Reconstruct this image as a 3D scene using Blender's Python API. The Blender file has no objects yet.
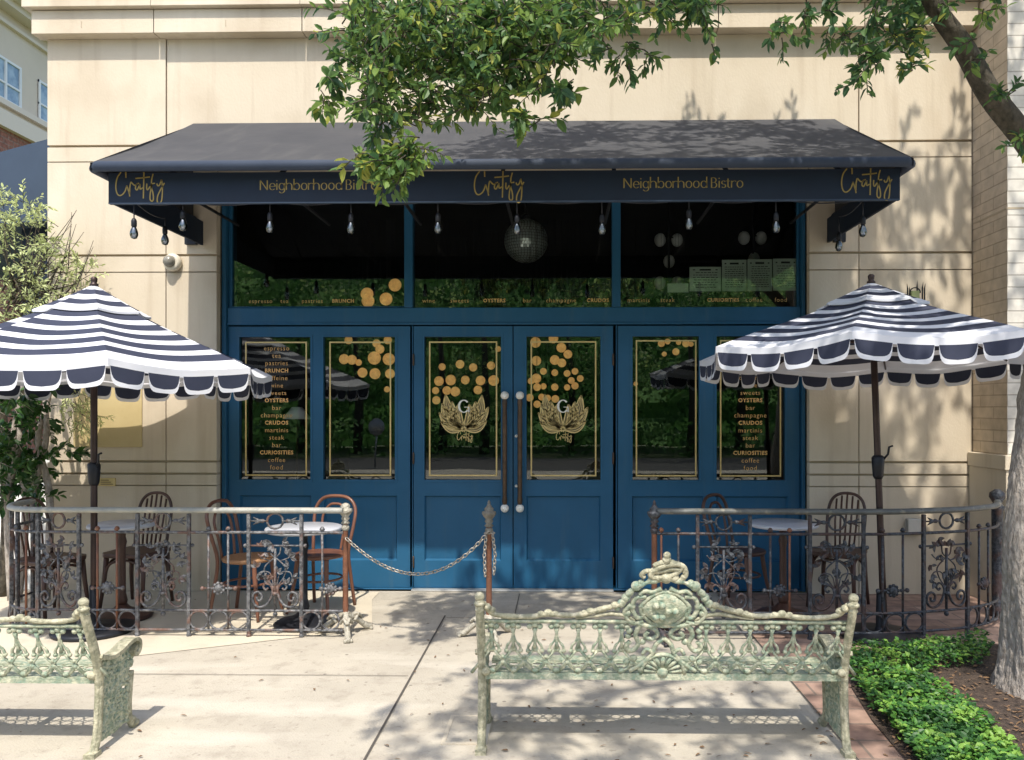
import bpy, bmesh, math, random
from mathutils import Vector, Matrix, noise
R = math.radians
PI = math.pi
rng = random.Random(7)
S = bpy.context.scene
COL = S.collection

# ------------------------------------------------------------------ camera, sky, sun, exposure
F, PX0, PY0, CH, YAW = 800.0, 545.0, 410.0, 1.64, R(1.09)
cd = bpy.data.cameras.new('camera'); cam = bpy.data.objects.new('camera', cd); COL.objects.link(cam)
cd.sensor_width = 36; cd.lens = 36*F/1024
cd.shift_x = -(PX0-512)/1024; cd.shift_y = (PY0-380)/1024
cd.clip_end = 500; cd.clip_start = .05
cam.location = (0, 0, CH); cam.rotation_euler = (R(90), 0, YAW)
S.camera = cam
w = bpy.data.worlds.new('World'); S.world = w; w.use_nodes = True
nt = w.node_tree; bg = nt.nodes['Background']
sky = nt.nodes.new('ShaderNodeTexSky'); sky.sky_type = 'NISHITA'; sky.sun_disc = False
sky.sun_elevation = R(59.2); sky.sun_rotation = R(180); sky.air_density = 1.0; sky.dust_density = 2.0; sky.ozone_density = 1.0
nt.links.new(sky.outputs[0], bg.inputs[0]); bg.inputs[1].default_value = .15
sd = bpy.data.lights.new('sun', 'SUN'); sd.energy = 2.9; sd.angle = R(.8); sd.color = (1, .93, .82)
sun = bpy.data.objects.new('sun', sd); COL.objects.link(sun); sun.rotation_euler = (R(30.8), 0, R(1.5)); sun.location = (0, -8, 14)
S.view_settings.view_transform = 'Standard'; S.view_settings.look = 'None'
S.view_settings.exposure = .96; S.view_settings.gamma = 1

# ------------------------------------------------------------------ helpers
_c, _s = math.cos(YAW), math.sin(YAW)
def ray(px, py):
    a = (px-PX0)/F; b = -(py-PY0)/F
    return Vector((a*_c-_s, a*_s+_c, b))
def at(px, py, Y):                       # the world point seen at a pixel on the plane y = Y
    d = ray(px, py); return Vector((0, 0, CH)) + d*(Y/d.y)
def gr(px, py, z=0.0):                   # the ground point seen at a pixel
    d = ray(px, py); return Vector((0, 0, CH)) + d*((z-CH)/d.z)

class MB:
    def __init__(s): s.v = []; s.f = []; s.m = []; s.sm = []
    def face(s, idx, mi=0, smooth=False): s.f.append(idx); s.m.append(mi); s.sm.append(smooth)
    def quad(s, pts, mi=0, smooth=False):
        b = len(s.v); s.v.extend(Vector(p) for p in pts); s.face(tuple(range(b, b+len(pts))), mi, smooth)
    def box(s, x0, x1, y0, y1, z0, z1, mi=0):
        b = len(s.v)
        for x in (x0, x1):
            for y in (y0, y1):
                for z in (z0, z1): s.v.append(Vector((x, y, z)))
        for q in ((0,1,3,2),(4,6,7,5),(0,4,5,1),(2,3,7,6),(0,2,6,4),(1,5,7,3)): s.face(tuple(b+i for i in q), mi)
    def bbox(s, c, ax, ay, az, mi=0):    # oriented box: centre and three half-axis vectors
        b = len(s.v); c, ax, ay, az = map(Vector, (c, ax, ay, az))
        for i in (-1, 1):
            for j in (-1, 1):
                for k in (-1, 1): s.v.append(c+ax*i+ay*j+az*k)
        for q in ((0,1,3,2),(4,6,7,5),(0,4,5,1),(2,3,7,6),(0,2,6,4),(1,5,7,3)): s.face(tuple(b+i for i in q), mi)
    def tube(s, pts, r, n=8, closed=False, mi=0, flat=1.0, up=None):
        pts = [Vector(p) for p in pts]; N = len(pts)
        if N < 2: return
        rs = r if isinstance(r, (list, tuple)) else [r]*N
        b = len(s.v); u = None
        for i in range(N):
            if closed: t = pts[(i+1) % N]-pts[(i-1) % N]
            else: t = pts[min(i+1, N-1)]-pts[max(i-1, 0)]
            if t.length < 1e-9: t = Vector((0, 0, 1))
            t.normalize()
            if up is not None: u = Vector(up)
            elif u is None: u = Vector((0, 0, 1)) if abs(t.z) < .9 else Vector((0, 1, 0))
            u = u-t*u.dot(t)
            if u.length < 1e-6: u = t.orthogonal()
            u.normalize(); q = t.cross(u)
            for k in range(n):
                a = 2*PI*k/n; s.v.append(pts[i]+u*(math.cos(a)*rs[i]*flat)+q*(math.sin(a)*rs[i]))
        M = N if closed else N-1
        for i in range(M):
            i2 = (i+1) % N
            for k in range(n):
                k2 = (k+1) % n; s.face((b+i*n+k, b+i*n+k2, b+i2*n+k2, b+i2*n+k), mi, True)
        if not closed:
            s.face(tuple(b+k for k in range(n))[::-1], mi); s.face(tuple(b+(N-1)*n+k for k in range(n)), mi)
    def lathe(s, prof, c=(0,0,0), n=20, mi=0, axis='z', smooth=True):
        b = len(s.v); c = Vector(c); N = len(prof)
        for r, z in prof:
            for k in range(n):
                a = 2*PI*k/n; x, y = r*math.cos(a), r*math.sin(a)
                if axis == 'z': p = Vector((x, y, z))
                elif axis == 'y': p = Vector((x, z, y))
                else: p = Vector((z, x, y))
                s.v.append(c+p)
        for i in range(N-1):
            for k in range(n):
                k2 = (k+1) % n; s.face((b+i*n+k, b+i*n+k2, b+(i+1)*n+k2, b+(i+1)*n+k), mi, smooth)
        s.face(tuple(b+k for k in range(n))[::-1], mi); s.face(tuple(b+(N-1)*n+k for k in range(n)), mi)
    def ball(s, c, r, n=10, m=6, sc=(1,1,1), mi=0, smooth=True):
        b = len(s.v); c = Vector(c)
        s.v.append(c+Vector((0, 0, r*sc[2])))
        for i in range(1, m):
            t = PI*i/m
            for k in range(n):
                a = 2*PI*k/n
                s.v.append(c+Vector((r*sc[0]*math.sin(t)*math.cos(a), r*sc[1]*math.sin(t)*math.sin(a), r*sc[2]*math.cos(t))))
        s.v.append(c-Vector((0, 0, r*sc[2]))); e = len(s.v)-1
        for k in range(n):
            k2 = (k+1) % n; s.face((b, b+1+k, b+1+k2), mi, smooth); s.face((e, b+1+(m-2)*n+k2, b+1+(m-2)*n+k), mi, smooth)
        for i in range(m-2):
            for k in range(n):
                k2 = (k+1) % n; p = b+1+i*n; s.face((p+k, p+n+k, p+n+k2, p+k2), mi, smooth)
    def prism(s, poly, fn, d0, d1, mi=0):   # 2-d outline, fn(u, v, d) gives the point
        b = len(s.v); n = len(poly)
        for d in (d0, d1):
            for u, v in poly: s.v.append(Vector(fn(u, v, d)))
        s.face(tuple(b+i for i in range(n)), mi); s.face(tuple(b+n+i for i in range(n))[::-1], mi)
        for i in range(n):
            j = (i+1) % n; s.face((b+i, b+n+i, b+n+j, b+j), mi)
    def build(s, name, mats, parent=None, bevel=0, recalc=True, auto=None):
        off = Vector((0, 0, 0)); p = parent
        while p is not None: off += p.location; p = p.parent
        me = bpy.data.meshes.new(name)
        me.from_pydata([tuple(v-off) for v in s.v], [], s.f)
        if not isinstance(mats, (list, tuple)): mats = [mats]
        for m in mats: me.materials.append(m)
        me.polygons.foreach_set('material_index', s.m); me.polygons.foreach_set('use_smooth', s.sm)
        if recalc:
            bm = bmesh.new(); bm.from_mesh(me); bmesh.ops.recalc_face_normals(bm, faces=bm.faces); bm.to_mesh(me); bm.free()
        me.update()
        o = bpy.data.objects.new(name, me); COL.objects.link(o)
        if parent is not None: o.parent = parent
        if bevel:
            b = o.modifiers.new('bevel', 'BEVEL'); b.width = bevel; b.segments = 2; b.limit_method = 'ANGLE'; b.angle_limit = R(40)
        return o

def tag(o, label, cat, group=None, kind=None):
    o['label'] = label; o['category'] = cat
    if group: o['group'] = group
    if kind: o['kind'] = kind
    return o
def thing(name, label, cat, loc=(0,0,0), group=None):
    o = bpy.data.objects.new(name, None); COL.objects.link(o); o.location = loc; o.empty_display_size = .1
    return tag(o, label, cat, group)
def struct(o):
    o['kind'] = 'structure'; return o
def dup(root, loc, rz=0, label=None, group=None):
    r = root.copy(); COL.objects.link(r); r.location = loc; r.rotation_euler = (0, 0, rz)
    if label: r['label'] = label
    if group: r['group'] = group
    for ch in list(root.children):
        c = ch.copy(); COL.objects.link(c); c.parent = r
        for g in list(ch.children):
            d = g.copy(); COL.objects.link(d); d.parent = c
    return r
def smooth_path(pts, k=4, closed=False):      # Catmull-Rom
    pts = [Vector(p) for p in pts]; N = len(pts); out = []
    M = N if closed else N-1
    for i in range(M):
        g = (lambda j: pts[j % N]) if closed else (lambda j: pts[max(0, min(N-1, j))])
        p0, p1, p2, p3 = g(i-1), g(i), g(i+1), g(i+2)
        for q in range(k):
            t = q/k
            out.append(.5*((2*p1)+(p2-p0)*t+(2*p0-5*p1+4*p2-p3)*t*t+(3*p1-p0-3*p2+p3)*t**3))
    if not closed: out.append(pts[-1])
    return out

# ------------------------------------------------------------------ materials
def mat(name, c1, c2=None, rough=.6, metal=0.0, scale=4, detail=6, lo=.35, hi=.65, bump=0.0, bscale=40, stretch=(1,1,1),
        c3=None, s3=12, lo3=.55, hi3=.7, spec=.5, coat=0.0, translucent=0.0, a3=1.0):
    m = bpy.data.materials.new(name); m.use_nodes = True; t = m.node_tree; N = t.nodes; L = t.links
    b = N['Principled BSDF']; b.inputs['Roughness'].default_value = rough; b.inputs['Metallic'].default_value = metal
    b.inputs['Specular IOR Level'].default_value = spec; b.inputs['Coat Weight'].default_value = coat
    tc = N.new('ShaderNodeTexCoord'); mp = N.new('ShaderNodeMapping'); mp.inputs['Scale'].default_value = stretch
    L.new(tc.outputs['Object'], mp.inputs['Vector'])
    col = None
    def ramp(sc, lo_, hi_, det=detail):
        nz = N.new('ShaderNodeTexNoise'); nz.inputs['Scale'].default_value = sc; nz.inputs['Detail'].default_value = det
        nz.inputs['Roughness'].default_value = .6
        L.new(mp.outputs[0], nz.inputs['Vector'])
        r = N.new('ShaderNodeMapRange'); r.inputs['From Min'].default_value = lo_; r.inputs['From Max'].default_value = hi_
        L.new(nz.outputs['Fac'], r.inputs['Value']); return r.outputs[0]
    if c2 is None: b.inputs['Base Color'].default_value = (*c1, 1)
    else:
        mx = N.new('ShaderNodeMix'); mx.data_type = 'RGBA'; mx.inputs['A'].default_value = (*c1, 1); mx.inputs['B'].default_value = (*c2, 1)
        L.new(ramp(scale, lo, hi), mx.inputs['Factor']); col = mx.outputs['Result']
        if c3 is not None:
            m3 = N.new('ShaderNodeMix'); m3.data_type = 'RGBA'; m3.inputs['B'].default_value = (*c3, 1)
            f3 = ramp(s3, lo3, hi3, 8)
            if a3 < 1:
                k = N.new('ShaderNodeMath'); k.operation = 'MULTIPLY'; k.inputs[1].default_value = a3; L.new(f3, k.inputs[0]); f3 = k.outputs[0]
            L.new(f3, m3.inputs['Factor']); L.new(col, m3.inputs['A']); col = m3.outputs['Result']
        L.new(col, b.inputs['Base Color'])
    if bump:
        nz = N.new('ShaderNodeTexNoise'); nz.inputs['Scale'].default_value = bscale; nz.inputs['Detail'].default_value = 8
        L.new(mp.outputs[0], nz.inputs['Vector'])
        bp = N.new('ShaderNodeBump'); bp.inputs['Strength'].default_value = bump; bp.inputs['Distance'].default_value = .02
        L.new(nz.outputs['Fac'], bp.inputs['Height']); L.new(bp.outputs[0], b.inputs['Normal'])
    if translucent:
        tr = N.new('ShaderNodeBsdfTranslucent'); ms = N.new('ShaderNodeMixShader'); ms.inputs[0].default_value = translucent
        if col: L.new(col, tr.inputs[0])
        else: tr.inputs[0].default_value = (*c1, 1)
        L.new(b.outputs[0], ms.inputs[1]); L.new(tr.outputs[0], ms.inputs[2]); L.new(ms.outputs[0], N['Material Output'].inputs[0])
    return m

def brick_mat(name, c1, c2, mortar, bw, bh, ms, axes, rough=.8, bump=.5, vary=.5):
    m = bpy.data.materials.new(name); m.use_nodes = True; t = m.node_tree; N = t.nodes; L = t.links
    b = N['Principled BSDF']; b.inputs['Roughness'].default_value = rough
    tc = N.new('ShaderNodeTexCoord'); sp = N.new('ShaderNodeSeparateXYZ'); cb = N.new('ShaderNodeCombineXYZ')
    L.new(tc.outputs['Object'], sp.inputs[0]); L.new(sp.outputs[axes[0]], cb.inputs[0]); L.new(sp.outputs[axes[1]], cb.inputs[1])
    bt = N.new('ShaderNodeTexBrick'); L.new(cb.outputs[0], bt.inputs['Vector'])
    bt.inputs['Color1'].default_value = (*c1, 1); bt.inputs['Color2'].default_value = (*c2, 1); bt.inputs['Mortar'].default_value = (*mortar, 1)
    bt.inputs['Scale'].default_value = 1; bt.inputs['Brick Width'].default_value = bw; bt.inputs['Row Height'].default_value = bh
    bt.inputs['Mortar Size'].default_value = ms; bt.inputs['Mortar Smooth'].default_value = .3
    nz = N.new('ShaderNodeTexNoise'); nz.inputs['Scale'].default_value = 9; nz.inputs['Detail'].default_value = 8; L.new(tc.outputs['Object'], nz.inputs['Vector'])
    mr = N.new('ShaderNodeMapRange'); mr.inputs['From Min'].default_value = .3; mr.inputs['From Max'].default_value = .7; mr.inputs['To Min'].default_value = 1-vary; mr.inputs['To Max'].default_value = 1.1
    L.new(nz.outputs['Fac'], mr.inputs['Value'])
    mx = N.new('ShaderNodeMix'); mx.data_type = 'RGBA'; mx.blend_type = 'MULTIPLY'; mx.inputs['Factor'].default_value = 1
    L.new(bt.outputs['Color'], mx.inputs['A']); L.new(mr.outputs[0], mx.inputs['B']); L.new(mx.outputs['Result'], b.inputs['Base Color'])
    bp = N.new('ShaderNodeBump'); bp.invert = True; bp.inputs['Strength'].default_value = bump; bp.inputs['Distance'].default_value = .01
    L.new(bt.outputs['Fac'], bp.inputs['Height']); L.new(bp.outputs[0], b.inputs['Normal'])
    return m

def glass_mat(name, tint, ior):
    m = bpy.data.materials.new(name); m.use_nodes = True; t = m.node_tree; N = t.nodes; L = t.links
    N.remove(N['Principled BSDF'])
    tr = N.new('ShaderNodeBsdfTransparent'); tr.inputs[0].default_value = (*tint, 1)
    gl = N.new('ShaderNodeBsdfGlossy'); gl.inputs['Roughness'].default_value = .0; gl.inputs[0].default_value = (.95, 1, .97, 1)
    fr = N.new('ShaderNodeFresnel'); fr.inputs[0].default_value = ior
    tc = N.new('ShaderNodeTexCoord'); nz = N.new('ShaderNodeTexNoise'); nz.inputs['Scale'].default_value = 1.3; nz.inputs['Detail'].default_value = 1
    bp = N.new('ShaderNodeBump'); bp.inputs['Strength'].default_value = .03; bp.inputs['Distance'].default_value = .05
    L.new(tc.outputs['Object'], nz.inputs['Vector']); L.new(nz.outputs['Fac'], bp.inputs['Height']); L.new(bp.outputs[0], gl.inputs['Normal'])
    mx = N.new('ShaderNodeMixShader'); L.new(fr.outputs[0], mx.inputs[0]); L.new(tr.outputs[0], mx.inputs[1]); L.new(gl.outputs[0], mx.inputs[2])
    L.new(mx.outputs[0], N['Material Output'].inputs[0])
    return m

M = {}
M['stone'] = mat('cast_stone', (.55,.475,.362), (.60,.525,.41), rough=.85, scale=1.1, detail=8, bump=.12, bscale=60, stretch=(1,1,.6), c3=(.47,.38,.27), s3=2.2, lo3=.56, hi3=.78, a3=.55)
M['joint'] = mat('wall_joint', (.45,.375,.275), rough=.95)  # brownish joint colour behind and between the wall blocks
M['concrete'] = mat('concrete', (.38,.345,.283), (.46,.42,.345), rough=.9, scale=1.3, detail=10, bump=.3, bscale=90, c3=(.27,.235,.19), s3=6, lo3=.52, hi3=.74, a3=.7)
M['concrete_pale'] = mat('pale_concrete', (.57,.51,.40), (.50,.445,.35), rough=.9, scale=2.2, detail=9, bump=.2, bscale=90)
M['groove'] = mat('joint_filler', (.08,.07,.06), rough=1)
M['paver'] = brick_mat('terracotta_paver', (.31,.20,.155), (.38,.26,.20), (.20,.155,.125), .42, .21, .008, (0,1), rough=.85, bump=.4, vary=.45)
M['soil'] = mat('mulch', (.03,.021,.016), (.075,.052,.038), rough=1, scale=22, detail=9, bump=1, bscale=50, c3=(.19,.135,.09), s3=60, lo3=.6, hi3=.7)
M['earth'] = mat('verge', (.07,.10,.04), (.13,.15,.07), rough=1, scale=3)
M['road'] = mat('asphalt', (.05,.05,.052), (.065,.063,.06), rough=.9, scale=6, bump=.3, bscale=120)
M['blue'] = mat('blue_door_paint', (.016,.092,.182), (.020,.104,.205), rough=.42, scale=2.5, bump=.03, bscale=30, spec=.3)
M['awning'] = mat('charcoal_canvas', (.034,.036,.042), (.046,.047,.052), rough=.85, scale=3, detail=8, bump=.08, bscale=14, c3=(.09,.088,.085), s3=3.2, lo3=.6, hi3=.8, a3=.5)
M['navy'] = mat('navy_canvas', (.0022,.010,.026), (.003,.013,.032), rough=.75, scale=5, bump=.04, bscale=14)
M['roll'] = mat('slate_navy_canvas', (.022,.034,.06), (.03,.043,.07), rough=.75, scale=4, detail=8, bump=.08, bscale=14)
M['navy_light'] = mat('faded_navy_canvas', (.03,.05,.085), (.036,.06,.1), rough=.8, scale=3)
M['gold'] = mat('gold_paint', (.30,.215,.06), rough=.55, metal=.2)
M['goldleaf'] = mat('gold_leaf', (.72,.55,.25), (.62,.45,.18), rough=.4, metal=.25, scale=30)
M['orange_letter'] = mat('copper_leaf_lettering', (.70,.42,.16), rough=.5, metal=.2)
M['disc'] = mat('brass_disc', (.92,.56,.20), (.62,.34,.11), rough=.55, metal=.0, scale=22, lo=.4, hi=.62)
M['glass'] = glass_mat('window_glass', (.92,.96,.94), 1.95)
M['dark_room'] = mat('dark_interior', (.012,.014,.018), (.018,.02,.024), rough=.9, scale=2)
M['bronze'] = mat('dark_bronze', (.07,.045,.03), (.13,.08,.05), rough=.45, metal=.6, scale=20)
M['ivory'] = mat('ivory_ball', (.80,.77,.70), rough=.35)
M['white'] = mat('white_canvas', (.74,.75,.80), (.68,.70,.76), rough=.85, scale=5, translucent=.12)
M['stripe'] = mat('navy_stripe_canvas', (.022,.028,.055), (.03,.036,.066), rough=.85, scale=5)
M['pole'] = mat('brown_metal', (.045,.03,.028), (.07,.045,.04), rough=.45, metal=.5, scale=10)
M['black_metal'] = mat('black_metal', (.009,.010,.015), (.016,.018,.024), rough=.5, metal=.3, scale=12)
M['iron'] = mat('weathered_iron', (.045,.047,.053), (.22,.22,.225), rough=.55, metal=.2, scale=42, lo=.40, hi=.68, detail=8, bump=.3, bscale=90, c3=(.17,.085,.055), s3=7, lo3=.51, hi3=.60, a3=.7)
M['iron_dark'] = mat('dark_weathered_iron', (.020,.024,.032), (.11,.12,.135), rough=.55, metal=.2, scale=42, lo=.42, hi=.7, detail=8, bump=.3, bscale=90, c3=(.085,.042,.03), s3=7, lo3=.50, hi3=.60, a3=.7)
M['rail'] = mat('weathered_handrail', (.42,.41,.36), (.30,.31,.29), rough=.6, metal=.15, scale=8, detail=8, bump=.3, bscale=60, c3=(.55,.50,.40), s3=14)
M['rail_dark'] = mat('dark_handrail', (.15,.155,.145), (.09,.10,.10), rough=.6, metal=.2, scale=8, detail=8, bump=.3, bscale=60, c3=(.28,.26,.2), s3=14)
M['copper'] = mat('rusty_copper', (.24,.10,.055), (.15,.07,.045), rough=.55, metal=.3, scale=9, bump=.3, bscale=60, c3=(.32,.22,.16), s3=16, lo3=.6)
M['patina'] = mat('verdigris', (.235,.285,.205), (.58,.57,.42), rough=.66, metal=.08, scale=30, detail=10, lo=.42, hi=.66, bump=.4, bscale=110, c3=(.17,.29,.235), s3=34, lo3=.52, hi3=.68, a3=.7)
M['patina_brown'] = mat('brown_verdigris', (.27,.265,.18), (.58,.54,.39), rough=.66, metal=.08, scale=26, detail=9, lo=.42, hi=.66, bump=.4, bscale=100, c3=(.20,.20,.14), s3=28, lo3=.54, hi3=.68)
M['wood'] = mat('bent_beech', (.13,.052,.03), (.20,.085,.05), rough=.4, scale=9, stretch=(1,1,.2), coat=.2)
M['wood_dark'] = mat('dark_walnut', (.055,.028,.02), (.095,.045,.032), rough=.45, scale=9, stretch=(1,1,.2))
M['cane'] = mat('cane_seat', (.38,.21,.105), (.32,.165,.08), rough=.6, scale=40)
M['marble'] = mat('white_marble', (.56,.58,.63), (.47,.49,.55), rough=.3, scale=5, detail=9)
M['bark'] = mat('oak_bark', (.27,.235,.20), (.42,.375,.33), rough=.95, scale=38, detail=10, lo=.40, hi=.60, stretch=(1,1,.45), bump=1.0, bscale=48, c3=(.20,.17,.145), s3=30, lo3=.56, hi3=.68)
M['bark_dark'] = mat('branch_bark', (.035,.03,.02), (.095,.08,.058), rough=.95, scale=26, detail=10, bump=1, bscale=40, c3=(.2,.19,.13), s3=9, lo3=.62, hi3=.72, stretch=(1,1,.6))
M['leaf'] = [mat('leaf_'+n, a, b, rough=.48, scale=7, spec=.4, translucent=.45) for n, a, b in (
    ('deep', (.042,.10,.046), (.064,.14,.058)), ('mid', (.095,.185,.058), (.12,.22,.068)),
    ('fresh', (.16,.26,.06), (.21,.31,.075)), ('young', (.36,.40,.08), (.46,.47,.11)))]
M['ivy'] = [mat('ground_leaf_'+n, a, b, rough=.45, spec=.35, scale=8, translucent=.25) for n, a, b in (
    ('deep', (.025,.085,.022), (.04,.12,.03)), ('mid', (.07,.19,.032), (.09,.23,.04)), ('fresh', (.17,.32,.05), (.22,.38,.07)))]
M['olive'] = [mat('olive_leaf_'+n, a, b, rough=.5, scale=8, translucent=.35) for n, a, b in (
    ('grey', (.42,.48,.20), (.48,.54,.26)), ('pale', (.58,.65,.30), (.64,.70,.37)))]
M['vine'] = [mat('vine_leaf_'+n, a, b, rough=.4, scale=8, translucent=.3) for n, a, b in (
    ('deep', (.022,.07,.018), (.03,.09,.022)), ('mid', (.05,.13,.026), (.07,.165,.032)))]
M['far_leaf'] = [mat('far_leaf_'+n, a, b, rough=.6, scale=1, translucent=.5) for n, a, b in (
    ('deep', (.08,.19,.05), (.10,.23,.06)), ('mid', (.19,.35,.13), (.23,.41,.14)), ('fresh', (.42,.56,.2), (.5,.64,.24)))]
M['dead_leaf'] = mat('dead_leaf', (.13,.075,.04), (.20,.12,.06), rough=.9, scale=20)
M['brick_tan'] = brick_mat('painted_tan_brick', (.54,.44,.325), (.60,.49,.365), (.43,.345,.25), .42, .098, .006, (1,2), vary=.2, bump=.6)
M['brick_white'] = brick_mat('painted_white_brick', (.62,.59,.53), (.68,.65,.58), (.42,.39,.34), .62, .098, .006, (0,2), vary=.25, bump=.6)
M['brick_red'] = brick_mat('red_brick', (.30,.11,.07), (.36,.14,.09), (.3,.2,.15), .5, .2, .02, (1,2))
M['stucco'] = mat('tan_stucco', (.62,.53,.42), (.68,.58,.46), rough=.9, scale=.4)
M['stucco_lt'] = mat('tan_trim', (.70,.61,.50), rough=.9)
M['farglass'] = mat('far_window_glass', (.18,.27,.36), (.35,.45,.52), rough=.1, scale=.7, lo=.45, hi=.55)
M['frame_white'] = mat('white_frame', (.75,.75,.72), rough=.5)
M['petal'] = mat('dim_gilt', (.13,.10,.05), (.18,.135,.065), rough=.5, metal=.2, scale=30)
M['plaque'] = mat('brass_plaque', (.55,.43,.19), (.62,.49,.24), rough=.5, metal=.15, scale=4)
M['panel_gold'] = mat('faded_gold_panel', (.54,.44,.23), (.48,.38,.19), rough=.6, scale=3, detail=8, c3=(.42,.31,.14), s3=7, lo3=.62, hi3=.75, a3=.5)
M['beige'] = mat('beige_plastic', (.62,.57,.47), rough=.4)
M['lens'] = mat('smoked_dome', (.22,.21,.18), rough=.2)
M['galv'] = mat('galvanised_steel', (.42,.43,.42), (.5,.5,.49), rough=.45, metal=.5, scale=12)
M['paper'] = mat('paper', (.62,.68,.62), rough=.8)
M['ink'] = mat('ink', (.03,.035,.035), rough=.8)
_b = M['disc'].node_tree.nodes['Principled BSDF']; _b.inputs['Emission Color'].default_value = (1, .52, .17, 1); _b.inputs['Emission Strength'].default_value = .13  # faint warm emission added to brighten the gold discs behind the glass
M['globe'] = mat('milk_glass', (.82,.84,.84), rough=.35)
M['mirror'] = mat('mirror_tile', (.92,.99,.96), (.75,.85,.84), rough=.3, metal=.5, scale=9)
M['bulb'] = glass_mat('bulb_glass', (.62,.66,.74), 2.2)
M['filament'] = mat('frosted_filament', (.75,.76,.8), rough=.5)
M['wire'] = mat('cord_rubber', (.02,.022,.03), rough=.6)
M['chain'] = mat('chain_steel', (.30,.27,.23), (.42,.39,.34), rough=.4, metal=.6, scale=25)
M['cap'] = mat('weathered_cap', (.36,.34,.28), (.5,.47,.39), rough=.7, metal=.1, scale=22, detail=9, bump=.8, bscale=70, c3=(.22,.19,.14), s3=24, lo3=.54, hi3=.66)
M['cap_dark'] = mat('brown_iron_cap', (.13,.115,.09), (.24,.22,.18), rough=.65, metal=.2, scale=22, detail=9, bump=.4, bscale=70)
M['lime'] = mat('white_limewash', (.78,.77,.74), (.70,.69,.66), rough=.9, scale=3)
M['red'] = mat('red_tag', (.5,.06,.04), rough=.6)

def overlay(m, col, stretch, scale, lo, hi, amount, detail=6):
    """a further stain layer multiplied into a material's base colour"""
    t = m.node_tree; N = t.nodes; L = t.links; b = N['Principled BSDF']; src = b.inputs['Base Color'].links[0].from_socket
    tc = N.new('ShaderNodeTexCoord'); mp = N.new('ShaderNodeMapping'); mp.inputs['Scale'].default_value = stretch; L.new(tc.outputs['Object'], mp.inputs['Vector'])
    nz = N.new('ShaderNodeTexNoise'); nz.inputs['Scale'].default_value = scale; nz.inputs['Detail'].default_value = detail; L.new(mp.outputs[0], nz.inputs['Vector'])
    r = N.new('ShaderNodeMapRange'); r.inputs['From Min'].default_value = lo; r.inputs['From Max'].default_value = hi; r.inputs['To Max'].default_value = amount; L.new(nz.outputs['Fac'], r.inputs['Value'])
    mx = N.new('ShaderNodeMix'); mx.data_type = 'RGBA'; mx.inputs['B'].default_value = (*col, 1); L.new(r.outputs[0], mx.inputs['Factor']); L.new(src, mx.inputs['A']); L.new(mx.outputs['Result'], b.inputs['Base Color'])
def spots(m, col, scale, size, amount, rnd=.55):
    """small round spots (old gum, drips) at random over a material"""
    t = m.node_tree; N = t.nodes; L = t.links; b = N['Principled BSDF']; src = b.inputs['Base Color'].links[0].from_socket
    tc = N.new('ShaderNodeTexCoord'); v = N.new('ShaderNodeTexVoronoi'); v.inputs['Scale'].default_value = scale; L.new(tc.outputs['Object'], v.inputs['Vector'])
    lt = N.new('ShaderNodeMapRange'); lt.inputs['From Min'].default_value = size; lt.inputs['From Max'].default_value = size*.6; lt.inputs['To Max'].default_value = amount; L.new(v.outputs['Distance'], lt.inputs['Value'])
    sp = N.new('ShaderNodeSeparateColor'); L.new(v.outputs['Color'], sp.inputs[0]); gt = N.new('ShaderNodeMath'); gt.operation = 'GREATER_THAN'; gt.inputs[1].default_value = rnd; L.new(sp.outputs[0], gt.inputs[0])
    mu = N.new('ShaderNodeMath'); mu.operation = 'MULTIPLY'; L.new(lt.outputs[0], mu.inputs[0]); L.new(gt.outputs[0], mu.inputs[1])
    mx = N.new('ShaderNodeMix'); mx.data_type = 'RGBA'; mx.inputs['B'].default_value = (*col, 1); L.new(mu.outputs[0], mx.inputs['Factor']); L.new(src, mx.inputs['A']); L.new(mx.outputs['Result'], b.inputs['Base Color'])
overlay(M['stone'], (.38,.30,.21), (5,5,.35), 1.6, .54, .76, .55)
overlay(M['stone'], (.43,.35,.25), (1,1,1), 1.7, .5, .7, .5, 10)
overlay(M['stone'], (.74,.68,.57), (1.4,1.4,.5), .9, .55, .72, .55)
overlay(M['concrete'], (.22,.19,.155), (1,1,1), 26, .60, .72, .55, 10)
overlay(M['concrete'], (.60,.56,.48), (.5,2.2,1), 1.4, .52, .7, .5)
spots(M['concrete'], (.13,.11,.095), 7, .10, .75, .72)
spots(M['concrete_pale'], (.2,.17,.14), 8, .09, .6, .75)
overlay(M['concrete_pale'], (.33,.28,.22), (1,1,1), 3.5, .55, .75, .45, 10)
overlay(M['blue'], (.055,.12,.18), (6,6,.5), 2.2, .56, .78, .5)
overlay(M['awning'], (.10,.098,.095), (3,.6,.6), 2.2, .54, .76, .35)
overlay(M['white'], (.60,.60,.62), (1,1,1), 2.2, .5, .75, .5)

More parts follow.
